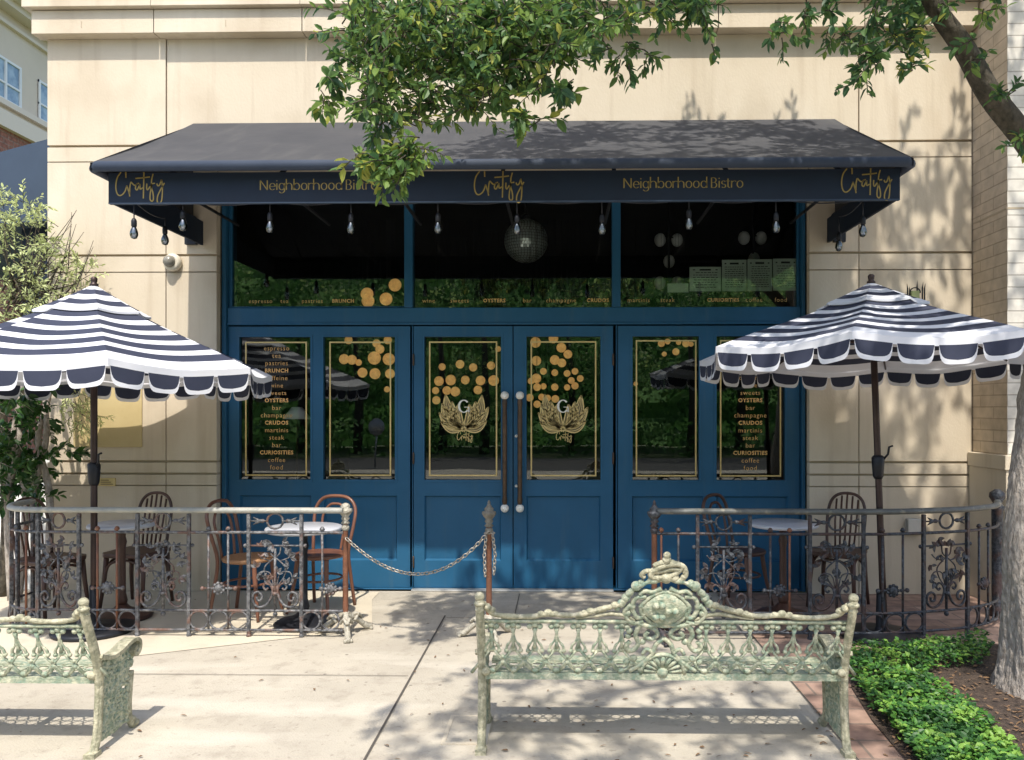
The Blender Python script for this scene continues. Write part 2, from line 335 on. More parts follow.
# ------------------------------------------------------------------ ground
def sheet(name, poly, z, m, thick=0.0):
    b = MB()
    if thick: b.prism([(p[0], p[1]) for p in poly], lambda u, v, d: (u, v, d), z-thick, z)
    else: b.quad([(p[0], p[1], z) for p in poly])
    return struct(b.build(name, m))
sheet('ground', [(-120,-120),(120,-120),(120,160),(-120,160)], -.16, M['earth'])
sheet('road', [(-60,-15),(60,-15),(60,-7.2),(-60,-7.2)], -.14, M['road'])
sheet('pavement', [(-14,-7.2),(16,-7.2),(16,7.22),(-14,7.22)], 0, M['concrete'], .15)
pe = gr(795, 685).x
sheet('brick_paving', [(pe,2.6),(3.9,2.6),(3.9,7.18),(pe,7.18)], .004, M['paver'])
pts = [gr(-60,683), gr(0,675), gr(130,657), gr(305,637), gr(372,630), gr(372,600)]
pts = [(p.x, p.y) for p in pts]+[(pts[-1].x, 7.16), (-5.2, 7.16), (-5.2, pts[0].y)]
sheet('pale_slab', pts, .004, M['concrete_pale'])
jx = gr(400, 697).x
b = MB()
def strip(x0, x1, y0, y1, z=.006): b.quad([(x0,y0,z),(x1,y0,z),(x1,y1,z),(x0,y1,z)])
strip(jx-.006, jx+.006, -7, 6.35); strip(-8, jx-.02, 4.905, 4.911); strip(jx+.02, pe-.02, 6.28, 6.288); strip(jx+.02, pe-.02, 2.9, 2.91); strip(-8, jx-.02, 2.6, 2.61)
strip(pe-.012, pe-.003, 2.6, 7.1); strip(jx+.55, jx+.556, 6.3, 7.1)
struct(b.build('pavement_joints', M['groove']))
bed = [gr(846,652), gr(852,690), gr(872,722), gr(908,765), gr(960,800), gr(1120,800), gr(1120,652), gr(985,645)]
sheet('planting_bed', [(p.x, p.y) for p in bed], .012, M['soil'])

# ------------------------------------------------------------------ the bistro building
YW, YD = 7.17, 7.30
ZW = lambda py: CH+(410-py)/(F/YW)
ZD = lambda py: CH+(410-py)/(F/YD)
XW = lambda px: at(px, 400, YW).x
XD = lambda px: at(px, 400, YD).x
bld = thing('bistro_building', 'cream stone bistro front with a tall blue glazed shopfront between two pale piers', 'building', (XW(513), YW, 0))
xl, xj, xo, xp, xk, xr = XW(47), XW(166), XW(217), XW(809), XW(859), 3.655
ztop = 5.0
b = MB()
def block(x0, x1, z0, z1, y=YW, g=.0045): b.box(x0+g, x1-g, y, YW+.08, z0+g*.8, z1-g*.8, 0)
rows = [(0,.957),(.959,1.058),(1.070,1.168),(1.182,2.886),(2.889,3.033),(3.047,3.887),(3.890,4.024),(4.039,ztop)]
for (z0, z1) in rows:
    g = .003
    block(xl, xj, z0, z1); block(xk, xr, z0, z1)
    if z0 < 3.5: block(xj, xo, z0, z1); block(xp, xk, z0, z1)
block(xj, xk, 3.9, ztop, YW+.012)
block(xo+.0, xp, 3.6, 3.9, YW+.012)
b.box(xl+.004, xo-.012, YW+.03, YW+.40, 0, 9, 1); b.box(xp+.012, xr-.004, YW+.03, YW+.40, 0, 9, 1); b.box(xo-.012, xp+.012, YW+.03, YW+.40, 3.62, 9, 1)
b.box(xl+.002, xl+.3, YW+.41, 14, 0, 9, 0)
b.build('facade_wall', [M['stone'], M['joint']], bld)
b = MB()
cuts = [xl-.07, XW(160), XW(306), XW(716), XW(860), xr]
for i in range(5):
    b.box(cuts[i]+.004, cuts[i+1]-.004, 7.055, YW+.02, ztop, 5.205)
    b.box(cuts[i]+(-.05 if i == 0 else .002), cuts[i+1]-.002, 7.0, YW+.02, 5.215, 6.4)
for px in (89, 231, 425): b.box(XW(px)-.004, XW(px)+.004, 7.052, 7.056, ztop+.05, ztop+.11, 1)
b.build('string_course', [M['stone'], M['joint']], bld, bevel=.008)
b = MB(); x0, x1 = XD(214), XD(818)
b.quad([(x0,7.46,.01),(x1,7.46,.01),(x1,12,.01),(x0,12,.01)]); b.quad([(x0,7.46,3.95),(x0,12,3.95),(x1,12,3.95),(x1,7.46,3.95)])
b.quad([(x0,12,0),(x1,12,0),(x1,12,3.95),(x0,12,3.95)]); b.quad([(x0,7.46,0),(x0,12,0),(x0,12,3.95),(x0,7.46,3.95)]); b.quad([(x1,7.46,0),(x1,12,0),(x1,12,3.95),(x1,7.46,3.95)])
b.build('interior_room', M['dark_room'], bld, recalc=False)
# frame
b = MB(); zt = 3.62
b.box(xo+.004, XD(228), 7.255, 7.44, 0, zt); b.box(XD(800.5), xp-.004, 7.255, 7.44, 0, zt)
b.box(XD(228)+.001, XD(800.5)-.001, 7.28, 7.42, ZD(324.5), ZD(307.5))                   # header
b.box(XD(228)+.001, XD(800.5)-.001, 7.268, 7.285, ZD(324.8), ZD(322.5))
for a, c in ((404.5,413),(612,620.5)): b.box(XD(a), XD(c), 7.28, 7.42, ZD(307.5)+.001, zt)
b.box(XD(228)+.001, XD(404.5)-.001, 7.30, 7.42, ZD(309)+.03, ZD(307.5)+.002)
b.box(XD(228)+.001, XD(231)+.004, 7.31, 7.43, ZD(307.4), zt); b.box(XD(797.5), XD(800.5)-.002, 7.31, 7.43, ZD(307.4), zt)
for a in (410.3, 614.6): b.box(XD(a)+.012, XD(a+3.2)-.004, 7.31, 7.42, .012, ZD(324.5)-.002)
b.box(XD(228)+.001, XD(800.5)-.001, 7.27, 7.45, .0, .012)
b.build('storefront_frame', M['blue'], bld, bevel=.006)
b = MB(); b.box(XD(413), XD(613), 7.2, 7.272, .001, .017); b.build('door_threshold', M['galv'], bld, bevel=.004)

def ribbon(b, pts, wid, y, dirw=None, mi=0):
    """flat lettering stroke on the plane y; the pen is broader on upright strokes when dirw is given"""
    pts = [Vector((p[0], p[1])) for p in pts]; N = len(pts)
    if N < 2: return
    base = len(b.v)
    for i in range(N):
        t = pts[min(i+1, N-1)]-pts[max(i-1, 0)]
        if t.length < 1e-9: t = Vector((1, 0))
        t.normalize(); h = wid*.5
        if dirw is not None: h = .5*(dirw+(wid-dirw)*abs(t.y)**1.5)
        n = Vector((-t.y, t.x))*h
        for s in (1, -1): b.v.append(Vector((pts[i].x+n.x*s, y, pts[i].y+n.y*s)))
    for i in range(N-1): b.face((base+2*i, base+2*i+1, base+2*i+3, base+2*i+2), mi)
_tc = {}
def add_text(b, body, cx, z, size, y, bold=0.0, spacing=1.0, mi=0):
    k = (body, round(size, 4), bold, spacing)
    if k not in _tc:
        cu = bpy.data.curves.new('lettering', 'FONT'); cu.body = body; cu.size = size; cu.align_x = 'CENTER'; cu.align_y = 'CENTER'
        cu.offset = bold; cu.space_character = spacing; cu.resolution_u = 2
        o = bpy.data.objects.new('lettering', cu); COL.objects.link(o)
        bpy.context.view_layer.update()
        me = bpy.data.meshes.new_from_object(o.evaluated_get(bpy.context.evaluated_depsgraph_get()))
        _tc[k] = ([v.co.copy() for v in me.vertices], [tuple(p.vertices) for p in me.polygons])
        bpy.data.objects.remove(o); bpy.data.curves.remove(cu); bpy.data.meshes.remove(me)
    vs, fs = _tc[k]; base = len(b.v)
    for v in vs: b.v.append(Vector((cx+v.x, y, z+v.y)))
    for f in fs: b.face(tuple(base+i for i in f), mi)

def leaf_panel(name, x0, x1, z0, z1, glass, recess, label=None):
    b = MB(); y = YD
    xs = sorted({x0, x1, *[v for g in glass+recess for v in g[:2]]}); zs = sorted({z0, z1, *[v for g in glass+recess for v in g[2:]]})
    def inside(g, xm, zm): return g[0] < xm < g[1] and g[2] < zm < g[3]
    for i in range(len(xs)-1):
        for j in range(len(zs)-1):
            xm, zm = (xs[i]+xs[i+1])/2, (zs[j]+zs[j+1])/2
            if any(inside(g, xm, zm) for g in glass+recess): continue
            b.quad([(xs[i],y,zs[j]),(xs[i+1],y,zs[j]),(xs[i+1],y,zs[j+1]),(xs[i],y,zs[j+1])])
    for (a, c, d, e) in glass:
        for q in ([(a,y,d),(c,y,d),(c,y+.05,d),(a,y+.05,d)], [(a,y,e),(a,y+.05,e),(c,y+.05,e),(c,y,e)], [(a,y,d),(a,y+.05,d),(a,y+.05,e),(a,y,e)], [(c,y,d),(c,y,e),(c,y+.05,e),(c,y+.05,d)]): b.quad(q)
        t = .011
        for r_ in ((a-.02,a,d-.02,e+.02),(c,c+.02,d-.02,e+.02)): b.box(r_[0], r_[1], y-.006, y+.01, r_[2], r_[3])
        b.box(a+.0005, c-.0005, y-.0065, y+.01, d-.02, d); b.box(a+.0005, c-.0005, y-.0065, y+.01, e, e+.02)
    for (a, c, d, e) in recess:
        s, dp = .013, .030
        A = [(a,y,d),(c,y,d),(c,y,e),(a,y,e)]; B = [(a+s,y+dp,d+s),(c-s,y+dp,d+s),(c-s,y+dp,e-s),(a+s,y+dp,e-s)]
        for i in range(4): b.quad([A[i], A[(i+1) % 4], B[(i+1) % 4], B[i]])
        b.quad(B)
    for q in ([(x0,y,z0),(x0,y,z1),(x0,y+.05,z1),(x0,y+.05,z0)], [(x1,y,z0),(x1,y+.05,z0),(x1,y+.05,z1),(x1,y,z1)], [(x0,y,z1),(x1,y,z1),(x1,y+.05,z1),(x0,y+.05,z1)], [(x0,y,z0),(x0,y+.05,z0),(x1,y+.05,z0),(x1,y,z0)]): b.quad(q)
    o = b.build(name, M['blue'], bld, recalc=False)
    if label: o['label'] = label
    return o
def pane(parent, g, name='glass_pane', y=YD+.03):
    b = MB(); b.quad([(g[0],y,g[2]),(g[1],y,g[2]),(g[1],y,g[3]),(g[0],y,g[3])]); return b.build(name, M['glass'], parent, recalc=False)
def border(parent, px):
    x0, x1, z0, z1 = XD(px[0]), XD(px[1]), ZD(px[3]), ZD(px[2]); t = .013; y = YD+.026; b = MB()
    b.box(x0, x0+t, y, y+.003, z0, z1); b.box(x1-t, x1, y, y+.003, z0, z1); b.box(x0+t, x1-t, y, y+.003, z0, z0+t); b.box(x0+t, x1-t, y, y+.003, z1-t, z1)
    b.build('gold_border', M['goldleaf'], parent)
def Gp(a, c, d=336.5, e=480): return (XD(a), XD(c), ZD(e), ZD(d))
def Rp(a, c): return (XD(a), XD(c), ZD(561), ZD(496))
WORDS = ['espresso','tea','pastries','BRUNCH','caffeine','wine','sweets','OYSTERS','bar','champagne','CRUDOS','martinis','steak','bar','CURIOSITIES','coffee','food']
def menu(parent, cx):
    b = MB()
    for i, t in enumerate(WORDS):
        up = t.isupper()
        add_text(b, t, XD(cx), ZD(347.8+7.52*i), .050 if up else .060, YD+.027, bold=.0016 if up else -.0003, spacing=1.12)
    b.build('menu_lettering', M['orange_letter'], parent, recalc=False)
z1 = ZD(326)
pl = leaf_panel('side_panel', XD(228)+.004, XD(410), .015, z1, [Gp(239.5,310.5), Gp(323.5,395)], [Rp(240,311), Rp(324,397)], 'blue glazed panel left of the double door with two tall panes')
pane(pl, Gp(239.5,310.5)); pane(pl, Gp(323.5,395)); border(pl, (244,306,341,476.5)); border(pl, (328.5,390.5,341,476.5)); menu(pl, 275.5)
pr = leaf_panel('side_panel', XD(618), XD(800)-.004, .015, z1, [Gp(632.5,699), Gp(716.5,785)], [Rp(632,704), Rp(716,788)], 'blue glazed panel right of the double door with two tall panes')
pane(pr, Gp(632.5,699)); pane(pr, Gp(716.5,785)); border(pr, (636,697,340,476.5)); border(pr, (720.5,782,340,476.5)); menu(pr, 751)
def emblem(parent, cx):
    """gold lotus of line petals with a C-shaped initial over it"""
    b = MB(); y = YD+.0262; X = lambda u: XD(cx)+u*.92/109.6; Z = lambda v: ZD(420)+v*.92/109.6
    petals = [(-24,18,9),(-27,8,7),(-20,28,9),(-13,20,8),(-6,17,8),(6,17,8),(13,20,8),(20,27,9),(27,14,7),(-25,-2,7),(25,-1,7)]
    for (u, v, wd) in petals:
        L = math.hypot(u, v+10); ax = Vector((u, v+10)).normalized(); nn = Vector((-ax.y, ax.x)); o0 = Vector((0, -10)); sides = []
        bend = -.0 if abs(u) < 1 else (.16 if u < 0 else -.16)
        for s in (1, .5, 0, -.5, -1):
            pts = []
            for i in range(11):
                t = i/10; p = o0+ax*(L*t)+nn*(s*wd*.62*math.sin(PI*min(1, t*1.0))**.8+bend*L*math.sin(PI*t)*.9); pts.append((X(p.x), Z(p.y)))
            ribbon(b, pts, .010 if abs(s) == 1 else .005, y); sides.append(pts)
        l, r_ = sides[0], sides[-1]
        for i in range(10): b.quad([(l[i][0],y+.0016,l[i][1]),(l[i+1][0],y+.0016,l[i+1][1]),(r_[i+1][0],y+.0016,r_[i+1][1]),(r_[i][0],y+.0016,r_[i][1])], 1)
    for k in range(9):
        a = PI*2*k/9; ribbon(b, [(X(0), Z(-10)), (X(3.4*math.cos(a)), Z(-10+3.4*math.sin(a)))], .009, y-.0005)
    g = [(X(5.3*math.cos(a)), Z(15+6.6*math.sin(a))) for a in [R(d) for d in range(40, 330, 14)]]
    ribbon(b, g, .020, y-.001, .008, 2); ribbon(b, [(X(.5), Z(14)), (X(5.5), Z(14)), (X(5.5), Z(8.6))], .012, y-.001, .006, 2)
    gratify(b, X(-7.5), Z(-13.5), .0029, y-.0005, .005, 0)
    b.build('lotus_emblem', [M['goldleaf'], M['petal'], M['ivory']], parent, recalc=False)
GR = [[(215,150),(160,230),(138,330),(142,420),(165,478),(200,495),(240,475),(275,430),(295,370),(300,345)], [(285,145),(288,235)],
      [(300,345),(318,400),(338,470),(345,510)], [(342,470),(346,370),(362,300),(385,320),(420,345),(470,318)], [(485,315),(445,330),(430,390),(455,412),(490,345),(497,330),(500,400),(540,380)],
      [(556,150),(552,350),(547,540)], [(430,243),(530,236),(645,222)], [(600,320),(597,385),(612,412),(650,360)], [(694,175),(672,260),(664,380),(650,470),(648,550),(675,582),(697,550),(692,470),(672,395),(668,330),(722,316)],
      [(748,320),(762,352),(790,340),(818,262)], [(818,262),(828,330),(832,420),(822,560),(795,610),(757,592),(760,510),(800,420),(862,312)]]
def gratify(b, x, z, k, y, wid, mi=0):
    """the script wordmark; k = metres per 14.63 units, (x, z) the corner of its box at (130, 145)"""
    for st in GR:
        p = smooth_path([(x+(u-130)/14.63*k, 0, z-(v-145)/14.63*k) for u, v in st], 5)
        ribbon(b, [(q.x, q.z) for q in p], wid, y, None, mi)
for (a, c, gx, bx, cx, lab) in ((413.8,512.6,(424.5,501),(428.5,497),463.5,'left leaf of the blue double door'), (513.6,613,(526.5,600.5),(530.5,596.5),563,'right leaf of the blue double door')):
    d = leaf_panel('door', XD(a), XD(c), .015, z1, [Gp(*gx)], [Rp(gx[0], gx[1])], lab)
    pane(d, Gp(*gx)); border(d, (bx[0], bx[1], 341, 476.5)); emblem(d, cx)
    hx = XD(505.3 if a < 500 else 520.3); b = MB(); hy = YD-.075
    zt_, zb_ = ZD(398), ZD(505)
    b.lathe([(.010,zb_),(.020,zb_+.02),(.024,zb_+.05),(.019,zb_+.09),(.021,zb_+.16),(.022,zt_-.16),(.019,zt_-.09),(.024,zt_-.05),(.020,zt_-.02),(.010,zt_)], (hx, hy, 0), 12)
    for z in (zb_+.07, zt_-.07): b.tube([(hx,hy,z),(hx,YD+.001,z)], .011, 8)
    for z in (zb_-.022, zt_+.022): b.ball((hx,hy,z), .038, 14, 9, mi=1)
    b.build('handle', [M['bronze'], M['ivory']], d)
    for pz in (.25, 1.2, 2.1):
        b = MB(); xh = XD(a)-.002 if a < 500 else XD(c)+.002; b.lathe([(.004,pz-.055),(.009,pz-.05),(.009,pz+.05),(.004,pz+.055)], (xh, YD-.008, 0), 8); b.build('hinge', M['bronze'], d)
    b = MB()
    if a > 500:
        for py in (436, 486): b.ball((XD(516.3), YD-.004, ZD(py)), .014, 8, 6)
        b.build('lock', M['ivory'], d)
TW = [(228,404.5,[('espresso',259),('tea',283),('pastries',311),('BRUNCH',342)]), (413,612,[('wine',428),('sweets',459),('OYSTERS',494),('bar',527),('champagne',561),('CRUDOS',598)]), (620.5,800.5,[('martinis',639),('steak',668),('CURIOSITIES',724),('coffee',755),('food',782)])]
for (a, c, ws) in TW:
    g = (XD(a)+.002, XD(c)-.002, ZD(307.4), 3.62); o = pane(bld, g, 'transom_window', YD+.04)
    b = MB()
    for t, px in ws: add_text(b, t, XD(px), ZD(300), .046 if t.isupper() else .055, YD+.037, bold=.0014 if t.isupper() else -.0004, spacing=1.14)
    b.build('transom_lettering', M['orange_letter'], o, recalc=False)

# ------------------------------------------------------------------ neighbours
o = thing('brick_building', 'pale painted brick building with a tan side wall, right of the stone front', 'building', (3.66, 6.62, 0))
b = MB(); X0 = 3.66; Yb = 6.62
b.quad([(X0,Yb,0),(X0,Yb,9),(X0,14,9),(X0,14,0)], 0); b.quad([(X0,Yb,0),(12,Yb,0),(12,Yb,9),(X0,Yb,9)], 1); b.quad([(X0,14,9),(X0,Yb,9),(12,Yb,9),(12,14,9)], 0)
b.build('brick_wall', [M['brick_tan'], M['brick_white']], o, recalc=False)
b = MB(); b.box(X0-.035, 12, Yb-.045, 7.165, 0, 1.15); b.box(X0-.05, 12, Yb-.06, 7.165, 1.15, 1.27); b.build('stone_plinth', M['stone'], o, bevel=.006)
b = MB(); b.box(X0-.004, X0+.01, Yb+.002, 7.165, 3.285, 3.30); b.box(X0+.002, 12, Yb-.004, Yb+.01, 3.285, 3.30); b.build('brick_course', M['joint'], o)

o = thing('distant_building', 'tan apartment building with white framed windows beyond the left corner', 'building', (-20, 30, 0))
b = MB(); b.box(-34, -20, 18, 60, 12.3, 16.1, 0); b.box(-34, -19.9, 18, 60, 0, 11.7, 1); b.build('upper_wall', [M['stucco'], M['brick_red']], o)
b = MB(); b.box(-34, -19.7, 17.8, 60.2, 11.7, 12.3); b.box(-34, -19.82, 17.9, 60.1, 12.55, 12.75); b.box(-34, -19.85, 17.9, 60.1, 15.5, 15.62); b.box(-34, -19.5, 17.8, 60.2, 16.0, 16.25); b.box(-34, -19.2, 17.8, 60.2, 16.25, 16.5)
b.build('cornice', M['stucco_lt'], o)
for (y0, y1) in ((23.5,25.2),(27.6,29.25),(30.25,31.9),(34.2,35.9)):
    b = MB(); z0, z2 = 12.75, 14.3
    for q in ((y0,y0+.09,z0,z2),(y1-.09,y1,z0,z2),((y0+y1)/2-.045,(y0+y1)/2+.045,z0,z2)): b.box(-20.02, -19.93, *q)
    for q in ((y0,y1,z0,z0+.09),(y0,y1,z2-.09,z2),(y0,y1,z0+.62,z0+.69)): b.box(-20.02, -19.935, *q)
    f = b.build('window', M['frame_white'], o); b = MB(); b.box(-20.03, -19.98, y0, y1, z0, z2); b.build('pane', M['farglass'], f)
o = thing('side_awning', 'navy canvas awning end beyond the left edge of the stone front', 'awning', (-4.66, 7.5, 3.46))
b = MB(); pa = [(-4.64,4.27),(-7.5,3.52),(-7.5,3.2),(-4.64,3.46)]
b.prism(pa, lambda u, v, d: (u, d, v), 7.5, 9.8); b.build('canopy', M['navy_light'], o)
b = MB(); b.box(-5.25, -4.64, 7.7, 7.74, 1.95, 3.47); b.build('side_curtain', M['navy'], o)
o = thing('low_wall', 'white rendered low wall with a short white post behind the left railing', 'wall', (-5.2, 7.6, 0))
b = MB(); b.box(-10, -4.72, 7.45, 7.7, -.15, .93); b.build('rendered_wall', M['lime'], o, bevel=.01)
b = MB(); b.box(-4.82, -4.66, 7.4, 7.56, .931, 1.92); b.box(-4.86, -4.64, 7.36, 7.6, 1.14, 1.2); b.build('post', M['frame_white'], o, bevel=.006)

# ------------------------------------------------------------------ awning
YF = 5.56; ZF = lambda py: CH+(410-py)/(F/YF); XF = lambda px: at(px, 400, YF).x
aw = thing('awning', 'long charcoal canvas awning with navy valance and gold lettering over the blue shopfront', 'awning', (XF(504), YF, ZF(203)))
ax0, ax1, vx0, vx1 = XF(85.5), XF(918), XF(108.5), XF(900); zf0, zf1 = ZF(168), ZF(157.5); zb = ZW(121)
b = MB()
nx = 96; ny = 14
for layer in (0, 1):
    base = len(b.v)
    for j in range(ny+1):
        for i in range(nx+1):
            t = j/ny; x = ax0+.02+(ax1-ax0-.04)*i/nx
            sag = -.035*math.sin(PI*t)*(.6+.5*abs(math.sin(PI*6*i/nx)))+.012*math.sin(PI*t)*noise.noise(Vector((x*1.6+t*1.2, t*2.5, 3)))
            b.v.append(Vector((x, YF+.02+(YW-YF-.02)*t, zf1-.012+(zb-zf1+.012)*t+sag-.012*layer)))
    for j in range(ny):
        for i in range(nx):
            q = (base+j*(nx+1)+i, base+j*(nx+1)+i+1, base+(j+1)*(nx+1)+i+1, base+(j+1)*(nx+1)+i); b.face(q if layer == 0 else q[::-1], 0, True)
for x in (ax0+.02, ax1-.02):        # closed ends of the roof wedge
    b.quad([(x,YF+.02,zf0+.01),(x,YW,zf0+.01),(x,YW,zb-.01),(x,YF+.02,zf1-.012)], 0)
b.build('roof_sheet', M['awning'], aw, recalc=False)
b = MB(); r = (zf1-zf0)/2
b.tube([(ax0+r*.6,YW-.01,zf0+r),(ax0+r*.6,YF+r+.03,zf0+r),(ax0+r+.03,YF+r*.6,zf0+r),(ax1-r-.03,YF+r*.6,zf0+r),(ax1-r*.6,YF+r+.03,zf0+r),(ax1-r*.6,YW-.01,zf0+r)], r, 12)
b.build('edge_roll', M['roll'], aw)
yv = YF+.125; zv0 = CH+(410-200.5)/(F/yv); vx0, vx1 = at(108.5,400,yv).x, at(900,400,yv).x
b = MB(); b.box(vx0, vx1, yv, yv+.02, zv0, zf0+.02); b.build('valance', M['navy'], aw)
b = MB(); b.box(vx0+.001, vx1-.001, yv-.005, yv+.03, zv0-.009, zv0-.0005); b.build('valance_hem', M['navy_light'], aw)
for x, s in ((vx0, 1), (vx1, -1)):
    b = MB(); b.box(min(x, x+s*.02), max(x, x+s*.02), yv+.021, YW-.004, zv0, zf0+.02); b.build('side_valance', M['navy'], aw)
b = MB()
for x in [vx0+.35+(vx1-vx0-.7)*i/6 for i in range(7)]:
    b.tube([(x,yv+.05,zf0-.02),(x,YW-.03,zb-.10)], .016, 6); b.tube([(x,yv+.05,zf0-.02),(x,YW-.03,zf0-.02)], .014, 6)
b.tube([(vx0+.03,yv+.05,zf0-.02),(vx1-.03,yv+.05,zf0-.02)], .016, 6)
for x in (vx0-.08, vx1+.08): b.box(x-.05, x+.05, YW-.05, YW-.006, zv0-.0, zf0-.03)
b.build('support_frame', M['black_metal'], aw)
k = YF/F
for px, py in ((115.6,169.5), (474.0,170.5), (841.0,169.8)):
    b = MB(); gratify(b, at(px,0,yv).x, CH+(410-py)/(F/yv), yv/F, yv-.003, .0095); b.build('script_lettering', M['gold'], aw, recalc=False)
def arcp(cx, cz, rx, rz, a0, a1, n=14): return [(cx+rx*math.cos(R(a0+(a1-a0)*i/n)), cz+rz*math.sin(R(a0+(a1-a0)*i/n))) for i in range(n+1)]
GL = {'N': (.62, [[(0,0),(0,.7)],[(0,.7),(.5,0)],[(.5,0),(.5,.7)]]), 'e': (.48, [[(.02,.25),(.42,.25)]+arcp(.22,.24,.2,.24,5,318)]), 'i': (.15, [[(.03,0),(.03,.48)],[(.03,.62),(.03,.69)]]),
      'g': (.5, [arcp(.2,.24,.19,.24,0,360), [(.4,.48),(.4,0)]+arcp(.2,-.02,.2,.2,0,-150)]), 'h': (.5, [[(0,0),(0,.78)], arcp(.2,.28,.2,.2,170,0)+[(.4,0)]]), 'b': (.5, [[(.02,0),(.02,.78)], arcp(.22,.24,.2,.24,0,360)]),
      'o': (.5, [arcp(.22,.24,.2,.24,0,360)]), 'r': (.34, [[(0,0),(0,.48)], arcp(.2,.26,.2,.21,170,50)]), 'd': (.52, [[(.42,0),(.42,.78)], arcp(.22,.24,.2,.24,0,360)]),
      'B': (.5, [[(.02,0),(.02,.7)], [(.02,.7),(.14,.7)]+arcp(.16,.535,.18,.165,90,-90)+[(.02,.37)], [(.14,.37)]+arcp(.18,.185,.2,.185,90,-90)+[(.02,0)]]),
      's': (.36, [arcp(.16,.36,.13,.12,30,270)+arcp(.16,.12,.14,.12,90,-150)]), 't': (.3, [[(.08,.64),(.08,.08),(.16,0),(.22,.03)],[(-.06,.47),(.22,.47)]]), ' ': (.16, [])}
def words(b, s, x0, z, wid, y):
    tot = sum(GL[c][0]+.03 for c in s); k = wid/tot; x = x0
    for c in s:
        for st in GL[c][1]: ribbon(b, [(x+u*k, z+v*k) for u, v in st], .085*k, y, .03*k)
        x += (GL[c][0]+.03)*k
for px in (260.5, 624.0):
    b = MB(); words(b, 'Neighborhood Bistro', at(px,0,yv).x, CH+(410-188.6)/(F/yv), 119.5*yv/F, yv-.003); b.build('serif_lettering', M['gold'], aw, recalc=False)

# string lights under the valance
sl = thing('string_lights', 'string of clear bulbs on a black cord under the awning valance', 'string lights', (XF(504), YF+.2, zv0))
bulbs = [(134,224,5.72),(165,231,6.25),(183,216,5.75),(270,218,5.75),(351,219,5.75),(438,219,5.75),(517,220,5.75),(602,220,5.75),(689,215,5.75),(776,218,5.75),(863,222,5.8),(839,237,6.3)]
tops = []
for i, (px, py, Y) in enumerate(bulbs):
    p = at(px, py+6.5, Y); b = MB(); c = (p.x, p.y, p.z)
    b.lathe([(.003,-.062),(.020,-.055),(.029,-.03),(.027,-.008),(.017,.018),(.014,.026)], c, 14); o = b.build('bulb', M['bulb'], sl)
    b = MB(); b.lathe([(.002,-.045),(.011,-.03),(.012,-.012),(.006,.02)], c, 8); b.build('filament', M['filament'], o)
    b = MB(); b.lathe([(.013,.024),(.019,.032),(.019,.07),(.012,.085),(.005,.09)], c, 12); b.build('socket', M['black_metal'], o)
    tops.append(Vector((p.x, p.y, p.z+.088)))
b = MB(); order = [1,0,2,3,4,5,6,7,8,9,10,11]
hang = [Vector((t.x, t.y, zv0+.022)) for t in tops]
for i in range(len(tops)): b.tube([tops[i], hang[i]], .0045, 5)
for a, c in zip(order[:-1], order[1:]):
    A, B = hang[a], hang[c]; b.tube([A+(B-A)*(i/10)-Vector((0, 0, .028*math.sin(PI*i/10))) for i in range(11)], .0045, 5)
b.build('cord', M['wire'], sl)

# ------------------------------------------------------------------ inside the glass
o = thing('disco_ball', 'mirrored disco ball hanging behind the middle transom window', 'disco ball', at(526, 241, 7.68))
c = at(526, 241, 7.68); b = MB(); b.ball(c, .205, 24, 14, mi=1)
rj = random.Random(4)
for i in range(1, 22):
    t0, t1 = PI*i/23, PI*(i+.9)/23; nn = max(6, int(46*math.sin((t0+t1)/2)))
    for j in range(nn):
        a0_, a1_ = 2*PI*j/nn, 2*PI*(j+.9)/nn; n_ = Vector((math.sin((t0+t1)/2)*math.cos((a0_+a1_)/2), math.sin((t0+t1)/2)*math.sin((a0_+a1_)/2), math.cos((t0+t1)/2)))
        q = [c+Vector((math.sin(t)*math.cos(g), math.sin(t)*math.sin(g), math.cos(t)))*.209 for t, g in ((t0,a0_),(t1,a0_),(t1,a1_),(t0,a1_))]
        jt = Vector((rj.gauss(0,.05), rj.gauss(0,.05), rj.gauss(0,.05))); ce = sum(q, Vector())/4
        b.quad([v+n_*jt.dot(v-ce)*1.0 for v in q])
b.build('mirror_sphere', [M['mirror'], M['black_metal']], o, recalc=False)
b = MB(); b.tube([(c.x,c.y,c.z+.21),(c.x,c.y,3.95)], .012, 6); b.lathe([(.03,.2),(.05,.215),(.05,.24),(.02,.26)], c, 12); b.build('hanger', M['black_metal'], o)
